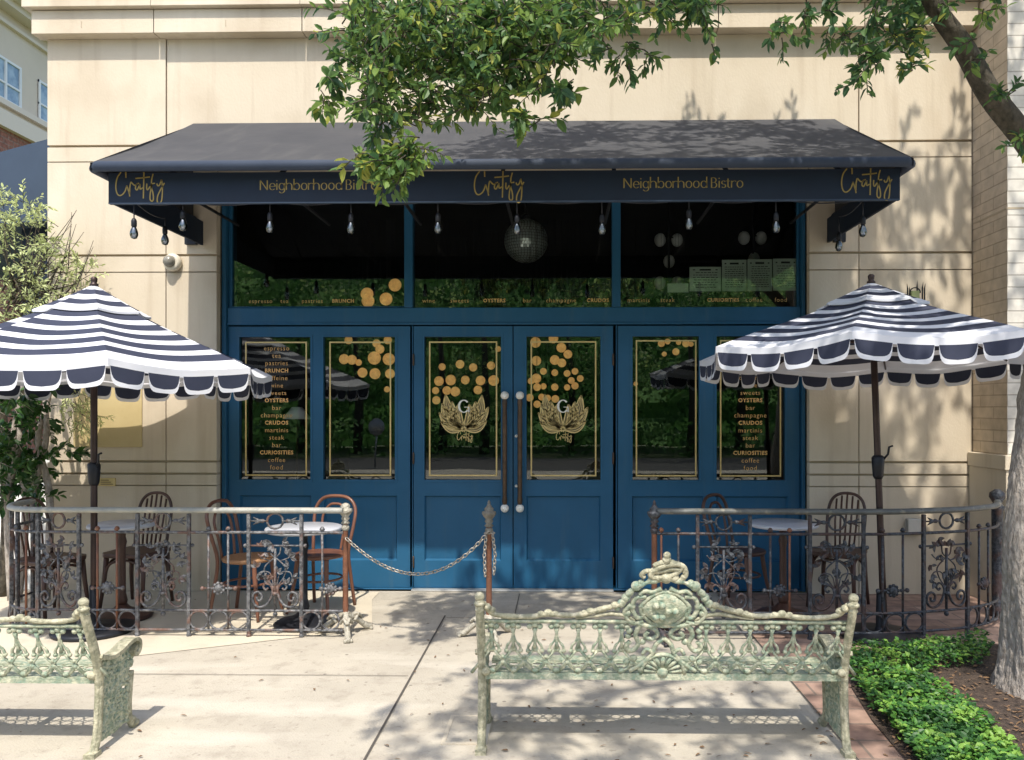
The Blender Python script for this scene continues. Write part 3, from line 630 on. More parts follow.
CL = [('small cluster of four amber discs with added glow behind the left transom window', 'tw', [(395,285,7),(367,294,7),(368,301,7),(386,299,7)]),
 ('cluster of amber discs with added glow behind the second pane, left of the double door', (315,320,4.47), [(150,90,20),(130,175,25),(165,178,24),(195,190,16),(212,235,24),(265,170,32),(290,130,22),(325,90,20),(330,175,30),(268,240,27),(335,240,24),(322,310,15),(275,105,20)]),
 ('cluster of amber discs with added glow behind the left leaf of the blue double door', (410,320,3.8), [(122,178,15),(190,168,18),(240,180,17),(308,173,17),(110,232,20),(155,228,22),(210,228,18),(268,230,20),(318,230,22),(97,268,15),(140,268,18),(172,272,20),(258,266,18),(100,305,17),(335,110,12)]),
 ('large cluster of amber discs with added glow behind the right leaf of the blue double door', (510,320,3.8), [(97,85,22),(165,70,20),(195,105,20),(220,130,18),(100,155,20),(170,152,20),(197,163,18),(127,195,14),(170,200,14),(217,203,14),(247,195,14),(267,222,14),(100,222,20),(80,232,14),(233,230,14),(247,250,15),(217,256,13),(170,255,15),(127,252,13),(103,255,16),(75,295,16),(120,293,14),(143,297,14),(172,300,16),(103,320,15)]),
 ('row of amber discs with added glow behind the pane right of the double door', (620,320,4.47), [(185,105,17),(213,96,14),(295,105,18),(198,152,12),(250,142,17),(318,108,12),(70,285,11),(262,100,13)])]
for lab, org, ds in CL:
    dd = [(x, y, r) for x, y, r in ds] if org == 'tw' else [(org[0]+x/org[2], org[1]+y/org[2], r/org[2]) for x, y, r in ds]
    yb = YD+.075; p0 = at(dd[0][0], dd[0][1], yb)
    o = thing('amber_disc_cluster', lab, 'lamp', (p0.x, yb, 3.3), 'amber discs hanging behind the glass')  # hanging decorative discs; their glow is added through the material
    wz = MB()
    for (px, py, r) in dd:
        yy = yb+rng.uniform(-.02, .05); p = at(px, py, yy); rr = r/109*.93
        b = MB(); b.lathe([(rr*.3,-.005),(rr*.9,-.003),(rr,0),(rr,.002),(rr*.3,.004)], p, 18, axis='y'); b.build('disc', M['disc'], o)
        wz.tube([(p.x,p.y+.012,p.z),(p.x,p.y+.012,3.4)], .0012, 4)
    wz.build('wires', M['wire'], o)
for lab, cx, gl in (('milky globe chandelier on the left in the right transom window', 669, [(660,240),(677,240),(669,261.5),(660,283),(677,283)]), ('milky globe chandelier on the right in the right transom window', 753, [(744,238),(761,238),(754,259)])):
    yy = 8.0; p0 = at(cx, 225, yy)
    o = thing('globe_chandelier', lab, 'chandelier', p0, 'globe chandeliers behind the glass'); b = MB()
    for px, py in gl:
        p = at(px, py, yy+rng.uniform(-.1, .1)); c = MB(); c.ball(p, .068, 16, 10, sc=(.85,.85,1)); c.build('globe', M['globe'], o)
        b.tube([p, (p0.x, yy, p.z+.03)], .006, 5)
    b.tube([(p0.x,yy,3.94),(p0.x,yy,at(cx,283,yy).z)], .010, 6); b.build('stem', M['black_metal'], o)
for i, (a, c, d, e, ln, lab) in enumerate(((667.5,688.5,283,292,0,'smallest low notice card taped in the right transom window'), (689.5,721,266.5,291,7,'wide pale notice sheet left of the tall notices in the right transom window'), (722,746.5,259.5,291,10,'first of three tall notice sheets in the right transom window'), (747.5,772,259,291,10,'middle of three tall notice sheets in the right transom window'), (773,798,258.5,290.5,9,'faint tall notice sheet at the right end of the right transom window'))):
    yn = YD+.046; x0, x1_, za, zc = at(a,0,yn).x, at(c,0,yn).x, ZD(e), ZD(d)
    b = MB(); b.box(x0, x1_, yn, yn+.002, za, zc); o = tag(b.build('notice', M['paper']), lab, 'notice', 'notices taped inside the glass'); wd = x1_-x0; h = zc-za
    if ln:
        b = MB(); yq = yn-.001
        b.quad([(x0+wd*.32,yq,zc-h*.15),(x0+wd*.68,yq,zc-h*.15),(x0+wd*.68,yq,zc-h*.09),(x0+wd*.32,yq,zc-h*.09)])
        for s in (.14, .86): b.quad([(x0+wd*(s-.035),yq,zc-h*.14),(x0+wd*(s+.035),yq,zc-h*.14),(x0+wd*(s+.035),yq,zc-h*.10),(x0+wd*(s-.035),yq,zc-h*.10)])
        for k_ in range(ln):
            z = zc-h*(.22+.70*k_/ln); u = rng.uniform(.10, .2); x = x0+wd*u
            while x < x0+wd*(1-u):
                l = wd*rng.uniform(.05, .14); b.quad([(x,yq,z-.006),(min(x+l, x1_-.02),yq,z-.006),(min(x+l, x1_-.02),yq,z),(x,yq,z)]); x += l+wd*.03
        b.build('printed_lines', M['ink'], o, recalc=False)

# ------------------------------------------------------------------ fittings on the wall
p = at(174, 263, YW); o = thing('security_camera', 'round beige dome camera on the stone pier left of the awning', 'camera', (p.x, YW, p.z))
b = MB(); b.lathe([(.078,0),(.082,-.03),(.072,-.055),(.056,-.062)], p, 20, axis='y'); b.build('housing', M['beige'], o)
b = MB(); b.lathe([(.055,-.058),(.05,-.085),(.034,-.105),(.01,-.115)], p+Vector((-.012,0,.004)), 16, axis='y'); b.build('dome', M['lens'], o)
b = MB(); a_, c_ = at(74,447,YW), at(142.5,372,YW); b.box(a_.x, c_.x, YW-.012, YW-.001, a_.z, c_.z); tag(b.build('wall_panel', M['panel_gold'], bevel=.003), 'large faded gold panel on the stone pier behind the left umbrella pole', 'panel')
a_, c_ = at(99,486,YW), at(116,478,YW); b = MB(); b.box(a_.x, c_.x, YW-.01, YW-.001, a_.z, c_.z); o = tag(b.build('wall_plaque', M['plaque'], bevel=.002), 'small brass plaque on the stone pier below the gold panel', 'plaque')
b = MB()
for k_ in range(3): b.box(a_.x+.02, c_.x-.02-.02*k_, YW-.0112, YW-.0105, a_.z+.015+.018*k_, a_.z+.021+.018*k_)
b.build('engraved_lines', M['bronze'], o)
a_, c_ = at(907.5,533,YW-.05), at(921,519,YW-.05); o = thing('junction_box', 'grey metal outlet box on the stone pier behind the right railing', 'outlet box', (a_.x, YW, a_.z))
b = MB(); b.box(a_.x, c_.x, YW-.07, YW-.002, a_.z, c_.z); b.build('box_body', M['galv'], o, bevel=.006)
b = MB(); b.box(a_.x-.008, c_.x+.008, YW-.085, YW-.068, a_.z-.006, c_.z+.004); b.build('cover', M['galv'], o, bevel=.004)
p = at(915, 296, YW-.08); o = thing('wall_lantern', 'small spiked iron lantern on the stone pier above the right umbrella', 'lantern', (p.x, YW, p.z))
b = MB(); s = .0092
for u, h in ((-7,12),(-5,9),(7,13),(9,12),(2,15)): b.tube([(p.x+u*s,p.y,p.z-.12),(p.x+u*s,p.y,p.z+h*s*.6),(p.x+u*s*1.1,p.y,p.z+h*s)], [.007,.006,.001], 6)
b.tube([(p.x+s*5*math.cos(R(a)), p.y, p.z+s*3+s*5*math.sin(R(a))) for a in range(0, 181, 20)], .006, 6)
b.box(p.x-.09, p.x+.09, p.y-.03, YW-.003, p.z-.14, p.z-.10); b.build('iron_cage', M['black_metal'], o)
b = MB(); b.box(p.x-.035, p.x+.035, p.y-.01, p.y+.04, p.z-.1, p.z+.045); b.build('glass_body', M['olive'][0], o)
b = MB(); q = [gr(452,716), gr(492,714), gr(484,744), gr(438,746)]; xa, xb, ya, yb_ = gr(446,730).x, gr(490,730).x, gr(460,745).y, gr(460,716).y
for r_ in ((xa,xb,ya,ya+.02),(xa,xb,yb_-.02,yb_),(xa,xa+.02,ya+.021,yb_-.021),(xb-.02,xb,ya+.021,yb_-.021)): b.box(r_[0], r_[1], r_[2], r_[3], .0005, .007)
o = tag(b.build('utility_cover', M['concrete_pale']), 'small rectangular utility cover with pale rim beside the bench leg', 'utility cover')
b = MB(); b.box(xa+.021, xb-.021, ya+.021, yb_-.021, .0005, .006); b.build('cover_plate', M['concrete'], o)

# ------------------------------------------------------------------ umbrellas
def umbrella(label, px, Y, Rr, a0, ze, za, hv, tilt, lean, crank_py):
    X = at(px, 600, Y).x; root = thing('patio_umbrella', label, 'umbrella', (X, Y, 0), 'striped patio umbrellas')
    O = Vector((X, Y, 0)); top = O+Vector((lean, 0, za)); NP, SD = 8, 12
    T = Matrix.Translation(top) @ Matrix.Rotation(tilt, 4, 'X') @ Matrix.Translation(-top)
    def pt(t, p, s, lift=0.0, sagk=1.0):
        c0 = R(a0+45*p); c1 = R(a0+45*(p+1))
        A = Vector((math.cos(c0), math.sin(c0), 0))*Rr; B = Vector((math.cos(c1), math.sin(c1), 0))*Rr
        e = A.lerp(B, s); e *= (1-.03*math.sin(PI*s))
        sag = -.055*math.sin(PI*s)*(t**1.2)*sagk*(1-.25*t)
        prof = (1-t)*(1-.10*math.sin(PI*t))
        wr = .010*t*math.sin(PI*s)*noise.noise(Vector((top.x+e.x*t*3.1, e.y*t*3.1, 7)))
        return T @ (Vector((top.x+e.x*t, top.y+e.y*t, ze+(za-ze)*prof+sag+lift+wr)))
    def skin(b, ts, lift, mats):
        for p in range(NP):
            base = len(b.v)
            for t in ts:
                for k in range(SD+1): b.v.append(pt(t, p, k/SD, lift))
            for i in range(len(ts)-1):
                for k in range(SD): b.face((base+i*(SD+1)+k, base+i*(SD+1)+k+1, base+(i+1)*(SD+1)+k+1, base+(i+1)*(SD+1)+k), mats(i), True)
    edges = [.22+(.905-.22)*(i-(.14 if i % 2 else 0))/10 for i in range(11)]+[1.0]
    b = MB(); n = len(edges)-1; skin(b, edges, 0, lambda i: 0 if (n-1-i) % 2 == 0 else 1)
    cano = b.build('canopy', [M['white'], M['stripe']], root, recalc=False)
    b = MB(); skin(b, [.004,.06,.12,.18,.24,.30], .028, lambda i: 0 if i % 2 == 0 else 1)
    for p in range(NP):
        base = len(b.v)
        for k in range(SD+1):
            q = pt(.30, p, k/SD, .028); b.v.append(q); b.v.append(q+Vector((0, 0, -.016)))
        for k in range(SD): b.face((base+2*k, base+2*k+1, base+2*k+3, base+2*k+2), 0)
    b.build('vent_cap', [M['white'], M['stripe']], cano, recalc=False)
    b = MB(); NS = 4; K = 16
    for p in range(NP):
        for q in range(NS):
            base = len(b.v); fl = rng.uniform(-.008, .02)
            for k in range(K+1):
                u = k/K; u = .5-.5*math.cos(PI*u); s = (q+.055+.89*u)/NS; e = abs(2*u-1); d = hv*(.36+.625*math.sqrt(max(0, 1-e**6.5))); tp = pt(1.0, p, s)
                edge_w = .020 if u not in (0, 1) else .02
                out = (tp-top); out.z = 0; out.normalize(); tp_ = hv*.26; nav = max(tp_+.002, d-.024-.010*e)
                for dd in (0, tp_, min(nav, d*.97), d): b.v.append(tp+out*(fl*dd/hv*math.sin(PI*u)+.006)+Vector((0, 0, -dd)))
            for g0, g1 in (((q)/NS,(q+.056)/NS),((q+.944)/NS,(q+1)/NS)):
                qa, qb = pt(1.0,p,g0), pt(1.0,p,g1); oa = (qa-top); oa.z = 0; oa.normalize(); oa *= .006; dz = Vector((0,0,-hv*.3)); bi = len(b.v); b.v += [qa+oa, qa+oa+dz, qb+oa+dz, qb+oa]; b.face((bi,bi+1,bi+2,bi+3), 0)
            for k in range(K):
                i = base+4*k
                for j_, mi_ in ((0,0),(1,1),(2,0)): b.face((i+j_, i+j_+1, i+j_+5, i+j_+4), mi_, True)
    b.build('scalloped_valance', [M['white'], M['stripe']], cano, recalc=False)
    b = MB()
    for p in range(NP):
        b = MB(); b.tube([pt(.10+.89*i/6, p, 0, -.022) for i in range(7)], .008, 6)
        m_ = pt(.5, p, 0, -.03); hub = Vector((top.x, top.y, ze+.06)); b.tube([m_, hub], .007, 6); b.build('rib', M['pole'], root)
        
    b = MB(); b.lathe([(.03,.03),(.045,.04),(.045,.1),(.03,.11)], (top.x, top.y, ze), 12); b.build('runner_hub', M['pole'], root)
    pb = O+Vector((lean*-.35, 0, .03)); b = MB(); b.tube([pb, pb.lerp(top, .2), pb.lerp(top, .6), top+Vector((0,0,-.02))], .0235, 12); b.build('pole', M['pole'], root)
    b = MB(); b.lathe([(.03,-.005),(.03,.01),(.018,.018),(.022,.03),(.024,.05),(.014,.062)], (top.x, top.y, za+.02), 12); b.build('finial', M['pole'], root)
    zc = CH+(410-crank_py)/(F/Y); pc = pb.lerp(top, zc/za); b = MB()
    b.lathe([(.028,-.09),(.036,-.07),(.042,0),(.045,.06),(.036,.075),(.026,.08)], pc, 14)
    b.tube([pc+Vector((.03,-.02,.05)), pc+Vector((.055,-.04,.09)), pc+Vector((.06,-.045,.14)), pc+Vector((.085,-.05,.15))], .008, 6); b.build('crank', M['black_metal'], root)
    b = MB(); b.lathe([(.275,.0),(.285,.016),(.278,.034),(.25,.040),(.12,.044),(.045,.05),(.036,.08),(.031,.34),(.026,.345)], (X, Y, 0.004), 32); b.build('base', M['black_metal'], root)
    return root
umbrella('navy and white striped umbrella with scalloped edge on the left terrace', 94, 5.84, 1.28, -90+34, 1.935, 2.54, .165, R(-1.0), .0, 476)
umbrella('navy and white striped umbrella with scalloped edge on the right terrace', 881, 5.80, 1.26, -90-26, 2.05, 2.535, .155, R(-2.2), -.07, 468)

# ------------------------------------------------------------------ railings
class Path:
    def __init__(s, pts):
        s.p = [Vector((p[0], p[1], 0)) for p in pts]; s.l = [0]
        for a, b in zip(s.p[:-1], s.p[1:]): s.l.append(s.l[-1]+(b-a).length)
        s.L = s.l[-1]
    def at(s, d):
        d = max(0, min(s.L, d)); i = 0
        while i < len(s.l)-2 and s.l[i+1] < d: i += 1
        t = (d-s.l[i])/max(1e-9, s.l[i+1]-s.l[i]); tg = (s.p[i+1]-s.p[i]).normalized()
        return s.p[i].lerp(s.p[i+1], t), tg
    def P(s, d, z, o=0.0):
        q, t = s.at(d); ex = 0
        if d > s.L: q = q+t*(d-s.L)
        if d < 0: q = q+t*d
        n = Vector((-t.y, t.x, 0)); return q+n*o+Vector((0, 0, z))
    def s_of(s, px, lo=0, hi=None):
        hi = s.L if hi is None else hi; best = None
        for i in range(400):
            d = lo+(hi-lo)*i/399; q, _ = s.at(d); x = q.x*_c+q.y*_s; dep = -q.x*_s+q.y*_c; e = abs(PX0+F*x/dep-px)
            if best is None or e < best[0]: best = (e, d)
        return best[1]
LEAF3 = [(0,-1),(.34,-.55),(.5,-.1),(.42,.4),(.18,.8),(0,1.1),(-.18,.8),(-.42,.4),(-.5,-.1),(-.34,-.55)]
SPRAY = [(-.10,.655),(-.045,.69),(.0,.66),(.055,.69),(.10,.655),(.125,.57),(.085,.60),(.11,.53),(-.11,.46),(-.085,.40),(.135,.425),(.035,.48),(-.025,.455),(-.06,.60),(.07,.40),(-.13,.52)]
def flower_panel(root, P, s0, s1, mi, sign):
    sc = (s0+s1)/2; w = s1-s0; k = w/.37; r_ = random.Random(int(s0*1000))
    Q = lambda u, z, o=0: P.P(sc+u*k*sign, z, o)
    b = MB()
    b.tube([Q(.056*math.cos(R(a)), .838+.056*math.sin(R(a))) for a in range(0, 360, 24)], .0085, 6, closed=True)
    for s in (-1, 1):
        b.tube([Q(s*.056,.838), Q(s*.18,.838)], .006, 6)
        b.tube([Q(s*.07,.838), Q(s*.085,.838), Q(s*.10,.838), Q(s*.13,.838)], [.006,.016,.014,.006], 7)
        for v in (-1, 0, 1): b.tube([Q(s*.105,.838), Q(s*.13,.838+v*.012), Q(s*.155,.838+v*.028)], [.010,.009,.002], 6)
    b.build('ring_ornament', mi, root)
    b = MB()
    b.tube([Q(-.205,.66), Q(.205,.66)], .007, 6)
    for s in (-1, 1): b.ball(Q(s*.21,.66), .015, 8, 6)
    b.tube([Q(0,.19), Q(0,.64)], .010, 7)
    for s in (-1, 1):
        sp = [Q(s*.015,.37), Q(s*.022,.30), Q(s*.06,.235), Q(s*.115,.215), Q(s*.155,.25), Q(s*.155,.305), Q(s*.12,.325), Q(s*.092,.30), Q(s*.1,.265), Q(s*.125,.265), Q(s*.128,.29)]
        b.tube(smooth_path(sp, 3), .0095, 6)
        sp = [Q(s*.015,.33), Q(s*.03,.37), Q(s*.06,.39), Q(s*.082,.365), Q(s*.065,.34), Q(s*.05,.355)]
        b.tube(smooth_path(sp, 3), .008, 6)
        b.tube(smooth_path([Q(s*.01,.36), Q(s*.06,.43), Q(s*.075,.5), Q(s*.02,.56), Q(-s*.03,.6), Q(-s*.04,.66)], 4), .0055, 6)
        b.tube(smooth_path([Q(s*.01,.36), Q(s*.035,.46), Q(s*.1,.47), Q(s*.12,.43)], 4), .005, 5)
        b.tube(smooth_path([Q(s*.03,.55), Q(s*.09,.57), Q(s*.12,.60)], 4), .005, 5)
    b.lathe([(.02,-.012),(.024,0),(.02,.012)], Q(0,.315), 10); b.ball(Q(0,.165), .018, 8, 6)
    b.build('scrollwork', mi, root)
    b = MB()
    for (u, z) in SPRAY:
        u += r_.uniform(-.02, .02); z += r_.uniform(-.015, .015); rot = r_.uniform(0, 2*PI); sz = r_.uniform(.034, .05); tl = r_.uniform(-.5, .5); t2 = r_.uniform(-.5, .5)
        q0, tg = P.at(sc+u*k*sign); nn = Vector((-tg.y, tg.x, 0)); sz *= .62
        for da in (-1.0, 0, 1.0):
            ro = rot+da+r_.uniform(-.2,.2); base = Q(u, z, r_.uniform(-.015, .015))+(tg*(-math.sin(ro))+Vector((0,0,1))*math.cos(ro))*sz*.9
            b.prism(LEAF3, lambda a, c, d: base+tg*((a*math.cos(ro)-c*math.sin(ro))*sz)+Vector((0,0,1))*((a*math.sin(ro)+c*math.cos(ro))*sz)+nn*(d+(a*tl+c*t2)*sz*.5+.012*abs(a)), -.003, .003)
    b.build('leaf_spray', mi, root)
def railing(label, pts, posts, flowers, balus, medal, bands, root_px, m_iron, m_rail, sign, copper, end_post, circ):
    P = Path(pts); q = P.p[0]
    root = thing('iron_railing', label, 'railing', (q.x, q.y, 0), 'ornamental iron railings')
    S_ = lambda v: v if v < 9 else P.s_of(v)
    def along(z, r, a=0.0, e=None, o=0, n=8, mat_=None, name='rail', flat=1):
        e = P.L if e is None else e; N = max(2, int((e-a)/.06)); b = MB(); b.tube([P.P(a+(e-a)*i/N, z, o) for i in range(N+1)], r, n, flat=flat, up=(0,0,1)); b.build(name, mat_ or m_iron, root)
    along(.915, .027, a=-.0 if end_post else 0, name='handrail', mat_=m_rail, flat=.8, n=10)
    along(.755, .011); along(.19, .010); along(.05, .010)
    for i, v in enumerate(posts):
        s = S_(v); b = MB(); a, c = P.P(s,.012), P.P(s,.89); q, t = P.at(s); n = Vector((-t.y,t.x,0)); h = .0125
        b.bbox((a+c)/2, t*h, n*h, Vector((0,0,(c.z-a.z)/2))); b.ball(P.P(s,.012), .02, 8, 5); b.build('post', m_iron, root, bevel=.003)
    for a, c in flowers: flower_panel(root, P, min(S_(a),S_(c)), max(S_(a),S_(c)), m_iron, sign)
    for v, cop in balus:
        s = S_(v); b = MB(); b.tube([P.P(s,.055), P.P(s,.775)], .0088, 7); b.lathe([(.011,0),(.02,.008),(.016,.02),(.008,.03)], P.P(s,.768), 8); b.build('baluster', copper if cop else m_iron, root)
    for v, hw in medal:
        s = S_(v); b = MB(); q, t = P.at(s); n = Vector((-t.y,t.x,0)); c = P.P(s,.35)
        b.tube([P.P(s-hw,.35), P.P(s+hw,.35)], .008, 6)
        for sg in (-1, 1): b.ball(P.P(s+sg*hw,.35), .017, 8, 6); b.ball(P.P(s+sg*(hw-.045),.35), .013, 8, 6)
        b.ball(c, .034, 12, 8, sc=(1,.6,1)); 
        for k in range(9): b.ball(c+(t*math.cos(k*PI/4.5)+Vector((0,0,1))*math.sin(k*PI/4.5))*.037, .0135, 7, 5)
        b.build('medallion', m_iron, root)
    for a, c, n in bands:
        sa, sc_ = sorted((S_(a), S_(c))); b = MB(); w = (sc_-sa)/n
        for k in range(n):
            m_ = sa+w*(k+.5); b.tube([P.P(m_+w*.47*math.cos(R(g)), .12+.066*math.sin(R(g))) for g in range(0, 360, 24)], .0085, 6, closed=True)
        b.build('circle_band', m_iron, root)
    return root, P
def end_post(root, q, capm, tubem, footm, h=.955, spike=False, feet=True):
    b = MB(); b.lathe([(.026,.10),(.021,.16),(.020,h-.15),(.022,h-.145)], q, 12); sh = b.build('post_shaft', tubem, root)
    b = MB(); pr = [(.022,h-.145),(.034,h-.138),(.020,h-.12),(.032,h-.105),(.024,h-.09),(.040,h-.07),(.052,h-.05),(.050,h-.035),(.03,h-.028),(.036,h-.015),(.026,h),(.01,h+.008)]
    if spike: pr = pr[:-2]+[(.022,h),(.010,h+.02),(.012,h+.03),(.002,h+.05)]
    b.lathe(pr, q, 12); b.ball(q+Vector((0,0,h-.17)), .03, 10, 7); b.build('capital', capm, root)
    if feet:
        for k in range(3):
            a = 2*PI*k/3+(-PI/2+.35); d = Vector((math.cos(a), math.sin(a), 0)); b = MB(); Z = Vector((0,0,1))
            b.tube(smooth_path([q+Z*.16, q+d*.045+Z*.13, q+d*.10+Z*.10, q+d*.15+Z*.06, q+d*.19+Z*.028, q+d*.235+Z*.022], 4), [.024]*5+[.024,.023,.022,.022,.021,.021,.021,.021,.022,.022,.022,.022,.021,.019,.016,.010][:16], 8)
            sd_ = Vector((-d.y, d.x, 0))
            for s in (-1, 0, 1): b.ball(q+d*.215+sd_*(s*.020)+Z*.014, .015, 8, 6)
            b.tube(smooth_path([q+d*.05+Z*.10+sd_*.04, q+d*.1+Z*.14+sd_*.02, q+d*.14+Z*.11], 3), .012, 6)
            b.tube(smooth_path([q+d*.05+Z*.10-sd_*.04, q+d*.1+Z*.14-sd_*.02, q+d*.14+Z*.11], 3), .012, 6)
            b.build('foot', footm, root)
    return sh
YR = 5.74
xs = at(343, 600, YR).x; xe = at(40, 600, YR).x
pts = [(xs, YR), (xe, YR)]+[(xe-.42*math.sin(R(a)), YR+.42-.42*math.cos(R(a))) for a in range(8, 91, 8)]+[(xe-.42, YR+.42), (xe-.42, YR+.55)]
LP = Path(pts); sa = LP.s_of(40, 0, 4)
lr, _ = railing('weathered grey iron railing with leaf panels, left of the chained entrance', pts, [302,249,188.5,137,79,38,sa+.33,sa+.60,sa+.785],
    [(302,249),(188.5,137),(79,38)], [(322,0),(228,0),(209,0),(117,1),(97.5,1),(sa+.11,1),(sa+.22,0),(sa+.45,0)], [(331,.07),(219,.12),(107.5,.11)],
    [(340,302,2),(249,188.5,3),(137,79,3),(sa+.02,sa+.33,2)], 345, M['iron'], M['rail'], -1, M['copper'], True, 0)
ep = Vector((at(345.5, 600, YR+.06).x, YR+.06, 0)); end_post(lr, ep, M['cap'], M['copper'], M['cap'])
xs2 = at(657, 600, YR).x
ctl = [(xs2,YR),(xs2+.7,YR),(at(845,600,YR).x,YR),(2.38,5.755),(2.68,5.82),(3.01,5.93),(3.30,6.13),(3.47,6.42)]
pts2 = [(p.x, p.y) for p in smooth_path([(x,y,0) for x,y in ctl], 6)]
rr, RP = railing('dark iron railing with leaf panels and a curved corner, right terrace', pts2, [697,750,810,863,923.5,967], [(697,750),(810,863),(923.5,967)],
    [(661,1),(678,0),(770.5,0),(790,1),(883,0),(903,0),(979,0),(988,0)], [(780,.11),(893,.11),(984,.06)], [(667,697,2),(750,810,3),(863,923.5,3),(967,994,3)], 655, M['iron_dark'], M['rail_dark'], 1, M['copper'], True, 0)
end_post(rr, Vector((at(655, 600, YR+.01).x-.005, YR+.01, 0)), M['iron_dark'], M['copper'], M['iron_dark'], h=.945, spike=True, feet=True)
q = RP.P(RP.L, 0); b = MB(); b.lathe([(.055,.0),(.055,.06),(.04,.08),(.042,.84),(.058,.87),(.03,.90),(.06,.95),(.055,.985),(.02,1.01)], q, 14); b.build('corner_post', M['iron_dark'], rr)

st = thing('stanchion', 'slim copper barrier post with spiked iron cap left of the front bench end', 'barrier post', (at(489,600,5.74).x, 5.74, 0))
end_post(st, Vector(st.location), M['cap_dark'], M['copper'], M['cap'], h=.945, spike=True)
c0 = at(346, 538, YR+.02); c1 = at(485, 536, 5.70); cm = at(418, 574, 5.72)
def chain_links(b, path, L=.042, r=.0042):
    pts_ = [Vector(p) for p in path]; cum = [0]
    for a, c in zip(pts_[:-1], pts_[1:]): cum.append(cum[-1]+(c-a).length)
    n = int(cum[-1]/(L*.72)); j = 0
    for i in range(n):
        d = cum[-1]*(i+.5)/n
        while j < len(cum)-2 and cum[j+1] < d: j += 1
        t = (pts_[j+1]-pts_[j]).normalized(); c = pts_[j]+t*(d-cum[j]); u = Vector((0,0,1))-t*t.z
        if u.length < .1: u = Vector((1,0,0))-t*t.x
        u.normalize(); v = t.cross(u); w_ = (u+v*.5).normalized() if i % 2 else (v-u*.5).normalized()
        b.tube([c+t*(L*.5*math.cos(R(a)))+w_*(L*.29*math.sin(R(a))) for a in range(0, 360, 36)], r, 5, closed=True)
b = MB(); N = 30; A, B, Cc = c0, c1, cm
ctrl = 2*Cc-.5*A-.5*B
chain_links(b, [A*(1-t)**2+ctrl*2*t*(1-t)+B*t*t for t in [i/N for i in range(N+1)]])
for k, (dx, low) in enumerate(((-.032, 576), (.045, 574))):
    p = at(489, 534, 5.72); lo_ = at(489, low, 5.72); x = p.x
    chain_links(b, [(x+dx*.6, 5.705, p.z), (x+dx, 5.705, (p.z+lo_.z)/2), (x+dx*.8, 5.705, lo_.z)], .036)
chain_links(b, [(p.x-.03, 5.71, p.z+.01), (p.x, 5.685, p.z+.015), (p.x+.04, 5.71, p.z+.01)], .036)
o = tag(b.build('barrier_chain', M['chain']), 'grey link chain sagging between the left railing post and the copper post', 'chain')

# ------------------------------------------------------------------ chairs and tables
def bentwood(label, px, Y, th, wm, seatm, z0=.006):
    root = thing('bentwood_chair', label, 'chair', (0,0,0), 'cafe chairs inside the railings')
    b = MB(); b.lathe([(.05,.437),(.185,.436),(.2,.442),(.205,.455),(.2,.468),(.18,.470),(.05,.464)], (0,0,0), 26); b.build('seat', seatm, root)
    b = MB(); b.tube(smooth_path([(-.19,.23,0),(-.175,.19,.25),(-.165,.17,.46),(-.185,.215,.66),(-.185,.25,.80),(-.12,.265,.885),(0,.27,.905),(.12,.265,.885),(.185,.25,.80),(.185,.215,.66),(.165,.17,.46),(.175,.19,.25),(.19,.23,0)], 4), .0145, 9); b.build('back_hoop', wm, root)
    b = MB(); b.tube(smooth_path([(-.085,.18,.46),(-.10,.20,.60),(-.11,.235,.74),(-.06,.25,.825),(0,.253,.84),(.06,.25,.825),(.11,.235,.74),(.10,.20,.60),(.085,.18,.46)], 4), .011, 8); b.build('inner_hoop', wm, root)
    for s in (-1, 1):
        b = MB(); b.tube(smooth_path([(s*.13,-.12,.445),(s*.145,-.145,.25),(s*.185,-.19,0)], 4), [.019]*4+[.016,.015,.014,.013,.012], 9); b.build('leg', wm, root)
    b = MB(); b.tube([(.165*math.cos(R(a)), .02+.175*math.sin(R(a)), .26) for a in range(0, 360, 18)], .010, 7, closed=True); b.build('leg_ring', wm, root)
    x = at(px, 590, Y).x; root.location = (x, Y, z0); root.rotation_euler = (0, 0, R(th)); return root
